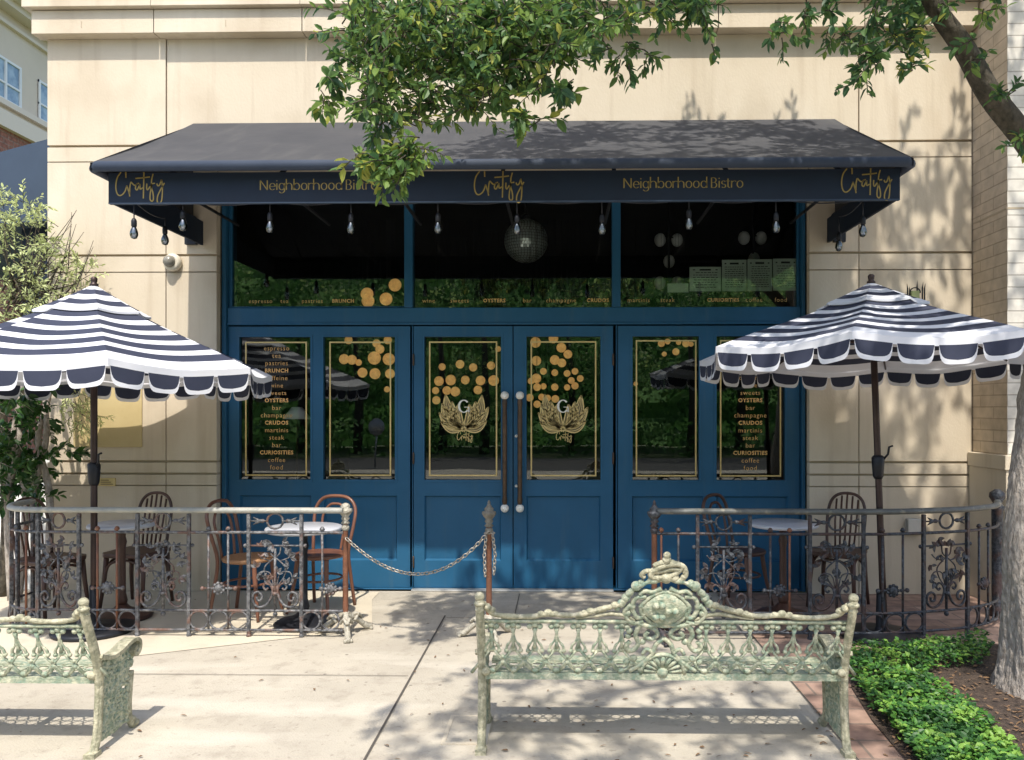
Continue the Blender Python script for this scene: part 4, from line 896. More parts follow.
def spindle_chair(label, px, Y, th, wm, z0=.006):
    root = thing('spindle_chair', label, 'chair', (0,0,0), 'cafe chairs inside the railings')
    b = MB(); ol = [(-.19,.18),(-.21,.0),(-.205,-.15),(-.15,-.21),(0,-.225),(.15,-.21),(.205,-.15),(.21,0),(.19,.18),(0,.205)]
    b.prism(ol, lambda u, v, d: (u, v, d), .43, .465); b.build('seat', wm, root, bevel=.008)
    b = MB(); b.tube(smooth_path([(-.145,.17,.455),(-.155,.20,.62),(-.155,.235,.76),(-.125,.255,.86),(-.055,.265,.91),(.055,.265,.91),(.125,.255,.86),(.155,.235,.76),(.155,.20,.62),(.145,.17,.455)], 4), .013, 9); b.build('back_hoop', wm, root)
    for u in (-.09,-.045,0,.045,.09):
        top = .903-(u/.125)**2*.075; b = MB(); b.tube([(u*.85,.175,.46),(u,.215,.68),(u,.262,top)], .0085, 7); b.build('spindle', wm, root)
    for sx in (-1, 1):
        for sy in (-1, 1):
            b = MB(); b.tube([(sx*.165,sy*.15+(0 if sy<0 else .01),.435),(sx*.175,sy*.165,.25),(sx*.19,sy*.20,0)], [.021,.018,.013], 8); b.build('leg', wm, root)
    for sy in (-1, 1):
        b = MB(); b.tube(smooth_path([(-.172,sy*.165,.27),(-.13,sy*.16,.37),(0,sy*.155,.405),(.13,sy*.16,.37),(.172,sy*.165,.27)], 4), .011, 7); b.build('arched_brace', wm, root)
    for sx in (-1, 1):
        b = MB(); b.tube(smooth_path([(sx*.17,-.16,.27),(sx*.165,-.12,.37),(sx*.16,0,.405),(sx*.165,.12,.37),(sx*.17,.165,.27)], 4), .011, 7); b.build('arched_brace', wm, root)
    x = at(px, 590, Y).x; root.location = (x, Y, z0); root.rotation_euler = (0, 0, R(th)); return root
bentwood('red brown bentwood chair with round hoop back behind the left railing post', 320, 6.5, -14, M['wood'], M['wood'])
bentwood('bentwood chair with tan cane seat seen from the side, left of the marble table', 249, 6.33, 80, M['wood'], M['cane'])
spindle_chair('dark spindle back chair turned left against the left stone pier', 137, 6.62, -8, M['wood_dark'])
spindle_chair('dark spindle back chair at the far left corner beside the white wall', 50, 6.3, 70, M['wood_dark'])
bentwood('dark bentwood chair in front of the blue panel on the right terrace', 741, 6.72, 48, M['wood_dark'], M['wood_dark'])
spindle_chair('dark spindle back chair against the right stone pier', 838, 6.74, -36, M['wood_dark'])
def table(label, px, Y, r, legm, square=False):
    x = at(px, 600, Y).x; root = thing('cafe_table', label, 'table', (x, Y, .006), 'round cafe tables'); c = (x, Y, .006)
    b = MB(); b.lathe([(.02,.715),(r-.01,.715),(r,.722),(r,.738),(r-.006,.745),(.02,.745)], c, 36); b.build('tabletop', M['marble'], root)
    b = MB(); b.lathe([(.03,.10),(.042,.14),(.028,.20),(.026,.55),(.036,.60),(.026,.64),(.03,.68),(.10,.70),(.10,.714)], c, 16); b.build('column', legm, root)
    b = MB(); b.lathe([(.215,0),(.225,.018),(.20,.035),(.12,.055),(.06,.085),(.04,.11)], c, 26); b.build('base', legm, root)
table('round white marble table beside the red brown bentwood chair', 304, 6.05, .285, M['black_metal'])
table('round pale table behind the left umbrella pole', 122, 6.22, .245, M['wood_dark'])
table('round white marble table on the right terrace', 783, 6.36, .27, M['wood_dark'])

# ------------------------------------------------------------------ cast iron benches
def bench(label, group):
    root = thing('cast_iron_bench', label, 'bench', (0,0,0), group)
    vb = lambda z: (.0 if z < .06 else .0)+(.03 if z > .1 else .3*z)*(1 if z < .36 else 1)-max(0, z-.36)*.27   # lean of the back
    V = lambda u, z, d=0.0: Vector((u, vb(z)+d, z))
    U = .865
    # back: lattice with balusters
    b = MB()
    b.tube([V(-U,.668), V(-.14,.668)], .0115, 7, flat=.9); b.tube([V(.14,.668), V(U,.668)], .0115, 7, flat=.9)
    for z, hgt in ((.370,.017),):
        n = 24; 
        b.bbox(V(0,z), Vector((U,0,0)), Vector((0,.011,0)), Vector((0,0,hgt)))
    step = .1035
    cols = [s*(.20+step*i) for s in (-1, 1) for i in range(7)]
    for u in cols:
        for du, dz, r_ in ((-.024,.640,.015),(.024,.640,.015),(0,.650,.016),(0,.624,.013)): b.ball(V(u+du,dz), r_, 8, 6, sc=(1,.7,1))
        b.tube([V(u,.63), V(u,.60), V(u,.575), V(u,.55), V(u,.525)], [.012,.007,.010,.007,.013], 8)
        for s in (-1, 1):
            b.tube(smooth_path([V(u+s*.004,.59), V(u+s*.012,.56), V(u+s*.030,.535), V(u+s*.034,.51)], 3), [.005]*5+[.007]*4+[.011], 6)
            b.tube([V(u,.525), V(u+s*step*.5,.455), V(u+s*step*.98,.385)], [.008,.0065,.009], 6); b.tube(smooth_path([V(u+s*step*.5,.455), V(u+s*step*.3,.415), V(u+s*step*.06,.40)], 3), .008, 6)
            b.ball(V(u+s*.034,.508), .012, 7, 5)
        b.ball(V(u,.52), .017, 8, 6, sc=(1,.7,1)); b.ball(V(u,.40), .016, 8, 6, sc=(1.3,.7,.8)); b.ball(V(u+step/2,.445), .014, 8, 6, sc=(1,.8,1)); b.ball(V(u+step/2,.475), .011, 6, 5)
    b.build('back_lattice', M['patina'], root)
    # serpentine top rail with knops
    b = MB()
    for s in (-1, 1):
        p = smooth_path([V(s*.875,.752), V(s*.845,.738), V(s*.80,.703), V(s*.715,.692), V(s*.62,.694), V(s*.55,.706), V(s*.48,.701), V(s*.41,.702), V(s*.33,.724), V(s*.25,.748), V(s*.20,.765)], 4)
        b.tube(p, [.0115+.003*abs(math.sin(i*.7)) for i in range(len(p))], 8)
        for u, z, r_ in ((.55,.712,.021),(.585,.708,.016),(.515,.708,.016),(.82,.728,.020),(.35,.722,.020),(.38,.716,.014),(.86,.756,.021),(.235,.755,.020)): b.ball(V(s*u,z), r_, 8, 6, sc=(1.1,.8,.9))
        b.tube(smooth_path([V(s*.42,.683), V(s*.34,.695), V(s*.26,.71), V(s*.19,.70), V(s*.14,.675)], 4), [.006]*5+[.011]*8+[.008]*4, 7)
    b.build('top_rail', M['patina_brown'], root)
    # central crest
    b = MB()
    ol = [(.20,.765),(.185,.80),(.15,.84),(.105,.868),(.05,.885),(0,.89)]
    for s in (-1, 1):
        p = smooth_path([V(s*u, z) for u, z in ol], 4); b.tube(p, [.0135+.004*math.sin(i*1.3) for i in range(len(p))], 8)
        for u, z, r_ in ((.205,.765,.021),(.225,.74,.016),(.185,.795,.022),(.163,.822,.017),(.138,.855,.026),(.115,.872,.018),(.07,.885,.018),(.155,.75,.018),(.175,.715,.018)): b.ball(V(s*u,z), r_, 9, 6, sc=(1,.75,1))
        b.tube(smooth_path([V(s*.09,.80), V(s*.135,.795), V(s*.155,.745), V(s*.13,.69), V(s*.10,.70), V(s*.095,.735), V(s*.12,.755)], 4), .0115, 7)
        b.tube(smooth_path([V(s*.16,.76), V(s*.19,.72), V(s*.17,.675), V(s*.14,.66), V(s*.10,.672)], 4), .012, 7)
        b.tube(smooth_path([V(s*.02,.845), V(s*.06,.825), V(s*.10,.83), V(s*.12,.81)], 4), .012, 7)
        b.tube(smooth_path([V(s*.10,.65), V(s*.05,.63), V(s*.03,.60), V(s*.06,.575), V(s*.09,.59), V(s*.075,.615)], 4), .011, 7)
        b.tube(smooth_path([V(s*.11,.66), V(s*.135,.60), V(s*.12,.55), V(s*.15,.51), V(s*.18,.53), V(s*.16,.56)], 4), .012, 7)
        b.tube(smooth_path([V(0,.58), V(s*.035,.545), V(s*.055,.49), V(s*.10,.44), V(s*.16,.40)], 4), .012, 7)
        b.tube(smooth_path([V(s*.05,.50), V(s*.08,.52), V(s*.10,.49)], 4), .010, 6)
        for u, z, r_ in ((.165,.62,.017),(.10,.56,.016),(.14,.47,.018),(.175,.45,.016),(.125,.63,.015),(.17,.59,.015),(.11,.41,.014)): b.ball(V(s*u,z), r_, 8, 6, sc=(1,.75,1))
        for k in range(5):
            a = R(8+k*20); b.tube([V(s*.03*math.cos(a),.39+.03*math.sin(a)), V(s*.092*math.cos(a),.39+.092*math.sin(a))], [.007,.012], 6)
    b.tube([V(.105*math.cos(R(a)), .385+.105*math.sin(R(a))) for a in range(0, 181, 15)], .012, 7); b.ball(V(0,.395), .03, 10, 6, sc=(1,.7,1))
    # domed cartouche
    for sy in (-1, 1):
        base = len(b.v); n, m_ = 24, 5; b.v.append(V(0,.735,sy*.030))
        for j in range(1, m_+1):
            for k in range(n):
                a = 2*PI*k/n; t = j/m_; rx, rz = .098, .082; f_ = 1+.06*math.cos(4*a)
                b.v.append(V(rx*t*math.cos(a)*f_, .735+rz*t*math.sin(a)*f_, sy*(.006+.024*math.sqrt(max(0,1-t*t))+.005*math.sin(t*9))))
        for k in range(n): b.face((base, base+1+k, base+1+(k+1) % n), 0, True)
        for j in range(m_-1):
            for k in range(n): q0 = base+1+j*n; b.face((q0+k, q0+n+k, q0+n+(k+1) % n, q0+(k+1) % n), 0, True)
    b.tube([V(.108*math.cos(R(a))*(1+.06*math.cos(4*R(a))), .735+.09*math.sin(R(a))) for a in range(0, 360, 12)], .011, 7, closed=True)
    for k in range(6): b.ball(V(-.045+.03*(k % 4), .70+.03*(k//2), -.028), .018, 8, 6)
    b.tube(smooth_path([V(-.13,.665), V(-.07,.645), V(0,.66), V(.07,.645), V(.13,.665)], 4), .014, 7)
    for k in range(-3, 4): b.tube([V(0,.79), V(k*.015,.825), V(k*.022,.842-abs(k)*.006)], [.008,.011,.004], 6)
    b.build('crest', M['patina'], root)
    b = MB()
    b.tube([V(.07*math.cos(R(a))+.015*math.sin(R(a)), .935+.033*math.sin(R(a))+.012*math.cos(R(a))) for a in range(0, 360, 15)], [.011+.006*abs(math.sin(R(a/2))) for a in range(0, 360, 15)], 8, closed=True)
    b.tube(smooth_path([V(-.10,.90), V(-.115,.915), V(-.09,.935), V(-.04,.93), V(.03,.945), V(.06,.94)], 4), .012, 7)
    b.tube(smooth_path([V(.06,.885), V(.09,.91), V(.08,.955), V(.04,.975), V(0,.975)], 4), .0125, 7); b.tube(smooth_path([V(-.06,.958), V(-.03,.975), V(0,.97)], 3), .012, 7)
    for u, z, r_ in ((0,1.015,.018),(0,.99,.022),(-.024,.975,.015),(.026,.978,.015),(.088,.93,.015),(.08,.905,.015),(-.05,.965,.014),(0,.90,.03),(.04,.898,.022),(-.04,.898,.022)): b.ball(V(u,z), r_, 8, 6, sc=(1,.75,1))
    b.build('finial', M['patina_brown'], root)
    # seat: two solid boards with an open strip
    b = MB(); zs = .352
    b.box(-U+.02, U-.02, .030, .140, zs, zs+.018); b.box(-U+.02, U-.02, .262, .345, zs, zs+.018); b.box(-U+.02, U-.02, .345, .36, zs-.018, zs+.014)
    u = -U+.045; k = 0; rs = random.Random(3)
    while u < U-.05:
        for v0 in (.172, .230):
            b.tube([(u+(.03 if v0 > .2 else 0)+.028*math.cos(R(a)), v0+.028*math.sin(R(a)), zs+.009) for a in range(0, 360, 45)], .0045, 5, closed=True)
        if k % 7 == 6: b.box(u-.022, u+.022, .138, .264, zs+.002, zs+.016)
        u += .060; k += 1
    b.build('seat', M['patina'], root)
    # side frames
    for s in (-1, 1):
        X = s*.872; b = MB()
        leg = [(-.035,0),(-.012,.035),(.012,.11),(.022,.22),(.028,.32),(.018,.42),(-.012,.53),(-.05,.63),(-.085,.72),(-.098,.785)]
        p = smooth_path([(X, v, z) for v, z in leg], 4)
        b.tube(p, .021, 8); b.tube([(q.x+s*.0, q.y-.014, q.z) for q in p], .013, 8)
        b.ball((X,-.10,.80), .024, 10, 7); b.ball((X,-.10,.765), .028, 10, 7, sc=(1,1,.6)); b.ball((X,-.09,.735), .024, 10, 7, sc=(1,1,.6)); b.ball((X-s*.035,-.085,.745), .02, 8, 6); b.ball((X-s*.02,.0,.40), .022, 8, 6); b.ball((X,.025,.30), .02, 8, 6)
        b.bbox((X, -.03, .012), (.026,0,0), (0,.032,0), (0,0,.012))
        b.build('leg', M['patina_brown'], root)
        b = MB(); fl = [(.335,0),(.312,.03),(.288,.08),(.285,.16),(.295,.24),(.305,.32)]
        b.tube(smooth_path([(X, v, z) for v, z in fl], 4), .018, 8); b.ball((X,.34,.022), .026, 9, 6, sc=(1,1.2,.8)); b.ball((X,.315,.05), .022, 8, 6); b.build('leg', M['patina_brown'], root)
        b = MB(); ar = [(.0,.50),(.05,.475),(.11,.462),(.18,.468),(.25,.487),(.315,.492),(.35,.468),(.352,.43),(.325,.408),(.30,.415),(.298,.438),(.32,.448)]
        p = smooth_path([(X, v, z) for v, z in ar], 4)
        for i in range(len(p)-1):
            d = (p[i+1]-p[i]); n = Vector((0, -d.z, d.y)).normalized(); b.bbox((p[i]+p[i+1])/2, (.032,0,0), d*.55, n*.010)
        b.build('armrest', M['patina_brown'], root)
        b = MB(); rs = random.Random(11)
        v0 = lambda z: .022-(max(0, z-.36)*.27 if z > .36 else 0)
        z = .07
        while z < .46:
            vv = v0(z)+.022; vm = (.285 if z < .34 else .33); row = int(z/.034) % 2
            v = vv+(.016 if row else 0)
            while v < vm:
                rr_ = rs.uniform(.012, .019)
                if rs.random() < .82: b.tube([(X, v+rr_*math.cos(R(a)), z+rr_*math.sin(R(a))) for a in range(0, 360, 45)], rs.uniform(.007,.0105), 6, closed=True)
                if rs.random() < .5: b.ball((X, v, z), rs.uniform(.009,.015), 7, 5, sc=(.8,1,1))
                v += .033
            z += .033
        for pp in ([(.03,.1),(.1,.16),(.2,.14),(.28,.09)], [(.03,.3),(.12,.24),(.2,.28),(.29,.25)], [(.03,.35),(.16,.355),(.31,.35)], [(.03,.2),(.14,.3),(.28,.34)], [(.04,.06),(.16,.075),(.28,.06)], [(.02,.44),(.14,.40),(.31,.41)]):
            b.tube(smooth_path([(X, v, z_) for v, z_ in pp], 4), .011, 7)
        b.build('side_tracery', M['patina'], root)
    return root
bn = bench('pale verdigris cast iron bench with crested back right of the copper barrier post', 'ornate cast iron benches')
b3 = at(663.5, 752, 3.83); bn.location = (b3.x, 3.85, 0); bn.scale = (1, 1, .955)
px_ = at(96, 752, 3.83).x
b2 = dup(bn, (px_-.872+.035, 3.77, 0), 0, 'pale verdigris cast iron bench cut off by the left edge, below the left railing')
b2.scale = (1, 1, .935)

# ------------------------------------------------------------------ foliage
def leaf(b, p, d, n, L, Wd, mi, fold=.25):
    """one folded leaf of six faces' outline: base p, direction d, normal n"""
    s = d.cross(n)
    if s.length < 1e-5: s = d.orthogonal()
    s.normalize(); n = s.cross(d).normalized(); base = len(b.v)
    m1 = p+d*(L*.35); m2 = p+d*(L*.75); dr = -n*(L*.10)
    b.v += [p, m1-s*(Wd*.5)+n*(Wd*fold), m1, m1+s*(Wd*.5)+n*(Wd*fold), m2-s*(Wd*.36)+n*(Wd*fold*.7)+dr*.5, m2+dr*.5, m2+s*(Wd*.36)+n*(Wd*fold*.7)+dr*.5, p+d*L+dr]
    for q in ((0,2,1),(0,3,2),(1,2,5,4),(2,3,6,5),(4,5,7),(5,6,7)): b.face(tuple(base+i for i in q), mi)
def rv(r): 
    while True:
        v = Vector((r.uniform(-1,1), r.uniform(-1,1), r.uniform(-1,1)))
        if .05 < v.length < 1: return v.normalized()
def twig(bl, bw, p, d, L, n, size, pick, r, droop=.25, wr=.004, asp=.42):
    pts = [p.copy()]; dd = d.normalized()
    for i in range(4):
        dd = (dd+Vector((0,0,-droop*.25))+rv(r)*.12).normalized(); pts.append(pts[-1]+dd*(L/4))
    bw.tube(pts, [wr, wr*.85, wr*.7, wr*.5, wr*.25], 4)
    for i in range(n):
        t = (i+.6)/n; t = .12+.88*t; k = min(3, int(t*4)); q = pts[k].lerp(pts[k+1], t*4-k); tg = (pts[k+1]-pts[k]).normalized()
        side = tg.cross(rv(r)).normalized(); ld = (tg*.75+side*.8+Vector((0,0,-.10))).normalized()
        nn = (Vector((0,0,1))+rv(r)*.75).normalized(); sz = size*r.uniform(.7, 1.2)*(1 if t < .9 else .8)
        leaf(bl, q, ld, nn, sz, sz*asp*r.uniform(.85,1.2), pick())
    return pts
def inpoly(x, y, P):
    c = False; j = len(P)-1
    for i in range(len(P)):
        if (P[i][1] > y) != (P[j][1] > y) and x < (P[j][0]-P[i][0])*(y-P[i][1])/(P[j][1]-P[i][1])+P[i][0]: c = not c
        j = i
    return c
r = random.Random(21)
oak = thing('oak_tree', 'live oak with rough grey trunk and leafy branches hanging before the awning', 'tree', (2.72, 4.72, 0))
# trunk and limbs
trunk = smooth_path([(2.80,4.70,-.05),(2.80,4.70,.12),(2.80,4.70,.45),(2.81,4.70,1.0),(2.87,4.70,1.6),(2.97,4.70,2.3),(3.04,4.66,2.75),(3.00,4.6,3.15)], 16)
def bark_tube(b, pts, rads, n, seed, amp=.06, rid=.0):
    base = len(b.v); N = len(pts)
    for i in range(N):
        t = (pts[min(i+1,N-1)]-pts[max(i-1,0)]).normalized(); u = Vector((0,1,0)); u = (u-t*u.dot(t)).normalized(); v = t.cross(u)
        for k in range(n):
            a = 2*PI*k/n; rr_ = rads[i]*(1+amp*noise.noise(Vector((math.cos(a)*1.7+seed, math.sin(a)*1.7, pts[i].z*1.3)))*1.6+.03*noise.noise(Vector((math.cos(a)*6, math.sin(a)*6+seed, pts[i].z*5)))+rid*abs(noise.noise(Vector((math.cos(a)*11, math.sin(a)*11+seed, pts[i].z*11)))))
            b.v.append(pts[i]+u*(math.cos(a)*rr_)+v*(math.sin(a)*rr_))
    for i in range(N-1):
        for k in range(n): b.face((base+i*n+k, base+i*n+(k+1) % n, base+(i+1)*n+(k+1) % n, base+(i+1)*n+k), 0, True)
    b.face(tuple(base+(N-1)*n+k for k in range(n)), 0)
N = len(trunk); rads = []
for i, p in enumerate(trunk):
    z = p.z; rads.append(.180+.045*math.exp(-max(0,z)*6)+.025*math.exp(-z*1.2) if z < 2.4 else .17)
b = MB(); bark_tube(b, trunk, rads, 110, 3.1, .10, .11); tr = b.build('trunk', M['bark'], oak)
def px_path(l): return smooth_path([at(x, y, Y) for x, y, Y in l], 5)
limb = px_path([(1060,190,4.62),(1024,138,4.55),(990,95,4.5),(965,50,4.45),(940,15,4.4),(918,-20,4.35),(850,-90,4.2),(740,-150,4.1),(600,-170,4.1),(480,-150,4.2),(400,-110,4.35)])
limb = [trunk[-6]]+limb if False else smooth_path([Vector((2.97,4.70,2.3)), Vector((3.03,4.68,2.72))], 2)+limb
b = MB(); n_ = len(limb); bark_tube(b, limb, [.080-.060*(i/n_)**.75 for i in range(n_)], 16, 8.2, .12)
up = smooth_path([(3.0,4.66,2.6),(3.1,4.5,3.4),(2.9,4.2,4.4),(2.5,3.8,5.4),(1.9,3.4,6.2)], 5); bark_tube(b, up, [.15-.11*i/len(up) for i in range(len(up))], 14, 1.2)
up2 = smooth_path([(3.05,4.6,3.2),(3.5,4.7,4.2),(3.9,4.9,5.2),(4.2,5.0,6.2)], 5); bark_tube(b, up2, [.12-.09*i/len(up2) for i in range(len(up2))], 12, 4.2)
up3 = smooth_path([(2.95,4.3,4.2),(1.9,3.0,4.7),(.9,1.9,5.1),(.2,1.4,5.3)], 5); bark_tube(b, up3, [.085-.065*i/len(up3) for i in range(len(up3))], 10, 6.2)
b.build('branches', M['bark_dark'], oak)
bl, bw = MB(), MB()
def pick(w):
    def f():
        x = r.random(); a = 0
        for i, v in enumerate(w):
            a += v
            if x < a: return i
        return len(w)-1
    return f
MASS = [(330,-12),(346,18),(342,55),(348,92),(360,103),(372,122),(392,116),(412,130),(440,134),(455,120),(478,112),(506,112),(528,100),(556,86),(572,56),(606,44),(640,24),(664,-12)]
def spray_px(poly, count, ylo, yhi, L, n, size, w, droop=.35, lean=None):
    xs_ = [p[0] for p in poly]; ys_ = [p[1] for p in poly]; k = 0
    while k < count:
        x, y = r.uniform(min(xs_), max(xs_)), r.uniform(min(ys_), max(ys_))
        if not inpoly(x, y, poly): continue
        Y = r.uniform(ylo, yhi); p = at(x, y, Y); d = rv(r); d.z = d.z*.6-.1
        if lean: d = (d+Vector(lean)).normalized()
        # keep tips inside the outline most of the time
        q = p+d*L; dep = -q.x*_s+q.y*_c; tx, ty = PX0+F*(q.x*_c+q.y*_s)/dep, PY0-F*(q.z-CH)/dep
        if not inpoly(tx, ty, poly) and r.random() < .72: continue
        ww = w
        if noise.noise(Vector((x*.018, y*.018, 5))) > .12: ww = (w[0]*.55, w[1]*1.1, w[2]*1.6, w[3]*1.5)
        twig(bl, bw, p, d, L*r.uniform(.7,1.2), n, size, pick(ww), r, droop); k += 1
spray_px(MASS, 310, 4.15, 4.75, .22, 10, .068, (.18,.36,.36,.10))
spray_px([(400,-10),(420,60),(440,112),(500,100),(540,70),(580,40),(620,-10)], 235, 4.2, 5.0, .22, 10, .068, (.34,.40,.22,.04))
spray_px([(338,0),(344,50),(356,92),(376,112),(400,110),(400,0)], 60, 4.0, 4.4, .19, 9, .066, (.2,.4,.33,.07))
spray_px([(418,122),(436,136),(432,152),(412,166),(400,180),(376,182),(362,174),(358,164),(366,154),(384,146),(400,132)], 46, 4.0, 4.2, .14, 9, .07, (.10,.34,.40,.16), .3, (-.1,0,-.15))
spray_px([(352,156),(364,148),(368,166),(354,172)], 8, 3.98, 4.1, .09, 8, .075, (0,.1,.35,.55), .2, (-.5,0,.1))
spray_px([(318,88),(330,92),(334,106),(322,108)], 5, 4.1, 4.3, .10, 8, .075, (0,.25,.4,.35), .2, (-.5,0,0))
for pl_ in ([(322,66),(345,66),(350,84),(326,80)], [(364,100),(378,108),(384,132),(370,134)], [(496,110),(540,100),(545,118),(520,140),(505,136)], [(544,88),(576,76),(574,102),(548,96)]): spray_px(pl_, 9, 4.2, 4.5, .15, 7, .085, (.5,.35,.15,0), .5)
for pl_, c_ in (([(596,30),(616,30),(622,60),(604,62)], 6), ([(626,40),(642,40),(648,62),(622,66)], 7), ([(655,-10),(682,-10),(672,24),(656,26)], 12), ([(690,-12),(706,-12),(722,44),(704,46)], 12), ([(684,-10),(700,-10),(702,6),(690,6)], 6)): spray_px(pl_, c_+2, 4.2, 4.6, .12, 8, .066, (.35,.45,.2,0), .5, (.1,0,-.4))
# the right-hand sprays round the limb
spray_px([(860,-12),(935,-12),(936,44),(905,52),(885,34),(866,22)], 46, 4.2, 4.7, .15, 9, .068, (.65,.3,.05,0))
for pl_, c_, w_ in (([(768,22),(796,18),(796,36),(770,42)], 8, (.4,.4,.2,0)), ([(796,-10),(812,-10),(812,28),(800,26)], 7, (.5,.4,.1,0)), ([(822,-10),(840,-10),(836,30),(824,30)], 9, (.4,.4,.2,0)), ([(830,30),(860,34),(858,48),(832,44)], 7, (.3,.4,.3,0)),
    ([(862,20),(888,24),(880,62),(866,84),(846,88),(856,62)], 26, (.5,.38,.12,0)), ([(896,40),(914,40),(916,72),(900,74)], 9, (.6,.4,0,0)), ([(936,-10),(956,-10),(950,18),(940,18)], 6, (.3,.5,.2,0)),
    ([(978,0),(1004,-6),(1004,26),(984,28)], 6, (.2,.4,.35,.05)), ([(964,36),(992,36),(994,54),(968,78)], 7, (.4,.4,.2,0)), ([(986,86),(1016,84),(1016,102),(990,106)], 5, (.4,.4,.2,0)), ([(1008,120),(1026,130),(1026,150),(1012,146)], 4, (.5,.4,.1,0))): spray_px(pl_, c_, 4.2, 4.55, .11, 7, .066, w_, .4)
# the rest of the crown, above the view
def crown(cx, cy, cz, rx, ry, rz, count, n, size, L):
    k = 0; tries = 0
    while k < count and tries < count*40:
        tries += 1; v = rv(r)*r.uniform(.35, 1)**.6; p = Vector((cx+v.x*rx, cy+v.y*ry, cz+v.z*rz))
        dep = -p.x*_s+p.y*_c
        if p.z < 1.64+.5125*max(dep, 0)+.42: continue
        if noise.noise(p*1.1) < -.08: continue
        d = rv(r); d.z -= .15; twig(bl, bw, p, d, L, n, size, pick((.4,.42,.16,.02)), r, .3, .007); k += 1
crown(1.9, 3.7, 4.9, 1.9, 1.6, 1.0, 400, 10, .10, .30)
crown(.6, 1.9, 4.3, 1.5, 1.2, 1.1, 230, 10, .10, .30)
crown(1.1, 4.9, 5.8, 2.0, 1.2, .9, 640, 10, .10, .30)
crown(3.6, 4.4, 6.3, 1.7, 1.4, 1.2, 400, 10, .10, .30)
print('oak leaves', len(bl.f)//6)
bl.build('crown', M['leaf'], oak, recalc=False); bw.build('twigs', M['bark_dark'], oak, recalc=False)

# grey-green bush and climber at the left
ol = thing('olive_shrub', 'pale green fine leaved bush rising behind the left umbrella', 'shrub', (-4.95, 7.15, 0))
bl, bw = MB(), MB(); r = random.Random(5)
OP = [(-30,205),(14,196),(34,204),(58,226),(84,262),(92,288),(70,312),(20,330),(-30,330)]
bw.tube(smooth_path([(-4.9,6.95,-.02),(-4.86,6.95,.8),(-4.9,6.93,1.6),(-4.95,6.9,2.3)], 4), [.05]*6+[.04]*7, 8)
def spray_simple(poly, count, ylo, yhi, L, n, size, ps, lean=(0,0,0), asp=.3, wr=.003, droop=.1):
    xs_ = [p[0] for p in poly]; ys_ = [p[1] for p in poly]; k = 0
    while k < count:
        x, y = r.uniform(min(xs_), max(xs_)), r.uniform(min(ys_), max(ys_))
        if not inpoly(x, y, poly): continue
        p = at(x, y, r.uniform(ylo, yhi)); d = (rv(r)+Vector(lean)).normalized(); twig(bl, bw, p, d, L*r.uniform(.6,1.2), n, size, ps, r, droop, wr, asp); k += 1
spray_simple(OP, 230, 6.6, 7.06, .24, 12, .05, pick((.45,.55)), (.1,0,.5), .34)
for i in range(40):
    a = at(r.uniform(0,60), r.uniform(290,320), 6.85); c = at(r.uniform(-10,95), r.uniform(205,280), r.uniform(6.65,7.05)); bw.tube([a, a.lerp(c,.5)+rv(r)*.05, c], [.008,.005,.002], 5)
spray_simple([(60,392),(96,392),(94,415),(72,436),(62,420)], 34, 6.75, 7.05, .2, 11, .045, pick((.3,.7)), (.1,0,-.6), .28)
bl.build('foliage', M['olive'], ol, recalc=False); bw.build('stems', M['bark_dark'], ol, recalc=False)
vn = thing('climbing_vine', 'dark green vine on twisted trunks below the left umbrella', 'vine', (-4.6, 6.75, 0)); bl, bw = MB(), MB()
for x0, x1, x2 in ((12,8,20),(18,26,14),(40,34,46),(46,50,38)): bw.tube(smooth_path([at(x0,600,6.7)*1.0, at(x1,500,6.72), at(x2,440,6.7), at(x0+4,390,6.75), at(x1,330,6.8)], 5), [.035-.001*i for i in range(21)], 8)
spray_simple([(-20,385),(46,385),(50,420),(48,452),(44,490),(34,504),(-20,504)], 120, 6.45, 6.85, .20, 9, .085, pick((.5,.5)), (0,-.2,-.3), .55)
spray_simple([(40,440),(60,440),(78,448),(74,456),(48,456)], 7, 6.5, 6.6, .14, 7, .075, pick((.6,.4)), (.6,0,0), .55)
bl.build('foliage', M['vine'], vn, recalc=False); bw.build('stems', M['bark'], vn, recalc=False)

# ground cover, mulch bits and fallen leaves
r = random.Random(9); b = MB()
IV = [(845,657),(880,655),(930,650),(985,643),(992,655),(985,668),(940,673),(922,682),(938,698),(965,714),(985,732),(1006,756),(1050,810),(960,810),(930,782),(908,752),(880,722),(862,700),(852,682)]
k = 0
while k < 8500:
    x, y = r.uniform(840,1080), r.uniform(640,800)
    if not inpoly(x, y, IV): continue
    z = r.uniform(.02,.13); p = gr(x, y); h = .05+.08*(.5+.5*noise.noise(Vector((p.x*5,p.y*5,0)))); p.z = .012+h*r.random()**.5
    d = rv(r); d.z = abs(d.z)*.35; nn = (Vector((0,-.25,1))+rv(r)*.6).normalized(); L = r.uniform(.022,.040); cl = noise.noise(Vector((p.x*7,p.y*7,3)))
    leaf(b, p, d.normalized(), nn, L, L*.62, 0 if cl+r.uniform(-.4,.4) < -.12 else (1 if cl+r.uniform(-.4,.4) < .22 else 2), .18); k += 1
o = b.build('ground_cover', M['ivy'], recalc=False); tag(o, 'glossy green ground cover in the planting bed by the oak trunk', 'ground cover', kind='stuff')
b = MB()
for k in range(900):
    x, y = r.uniform(845,1080), r.uniform(652,790); p = gr(x, y); bp = [(q.x,q.y) for q in bed]
    if not inpoly(p.x, p.y, bp): continue
    p.z = .016+r.random()*.012; d = rv(r); d.z *= .15; leaf(b, p, d.normalized(), (Vector((0,0,1))+rv(r)*.3).normalized(), r.uniform(.02,.05), r.uniform(.008,.02), 0, .1)
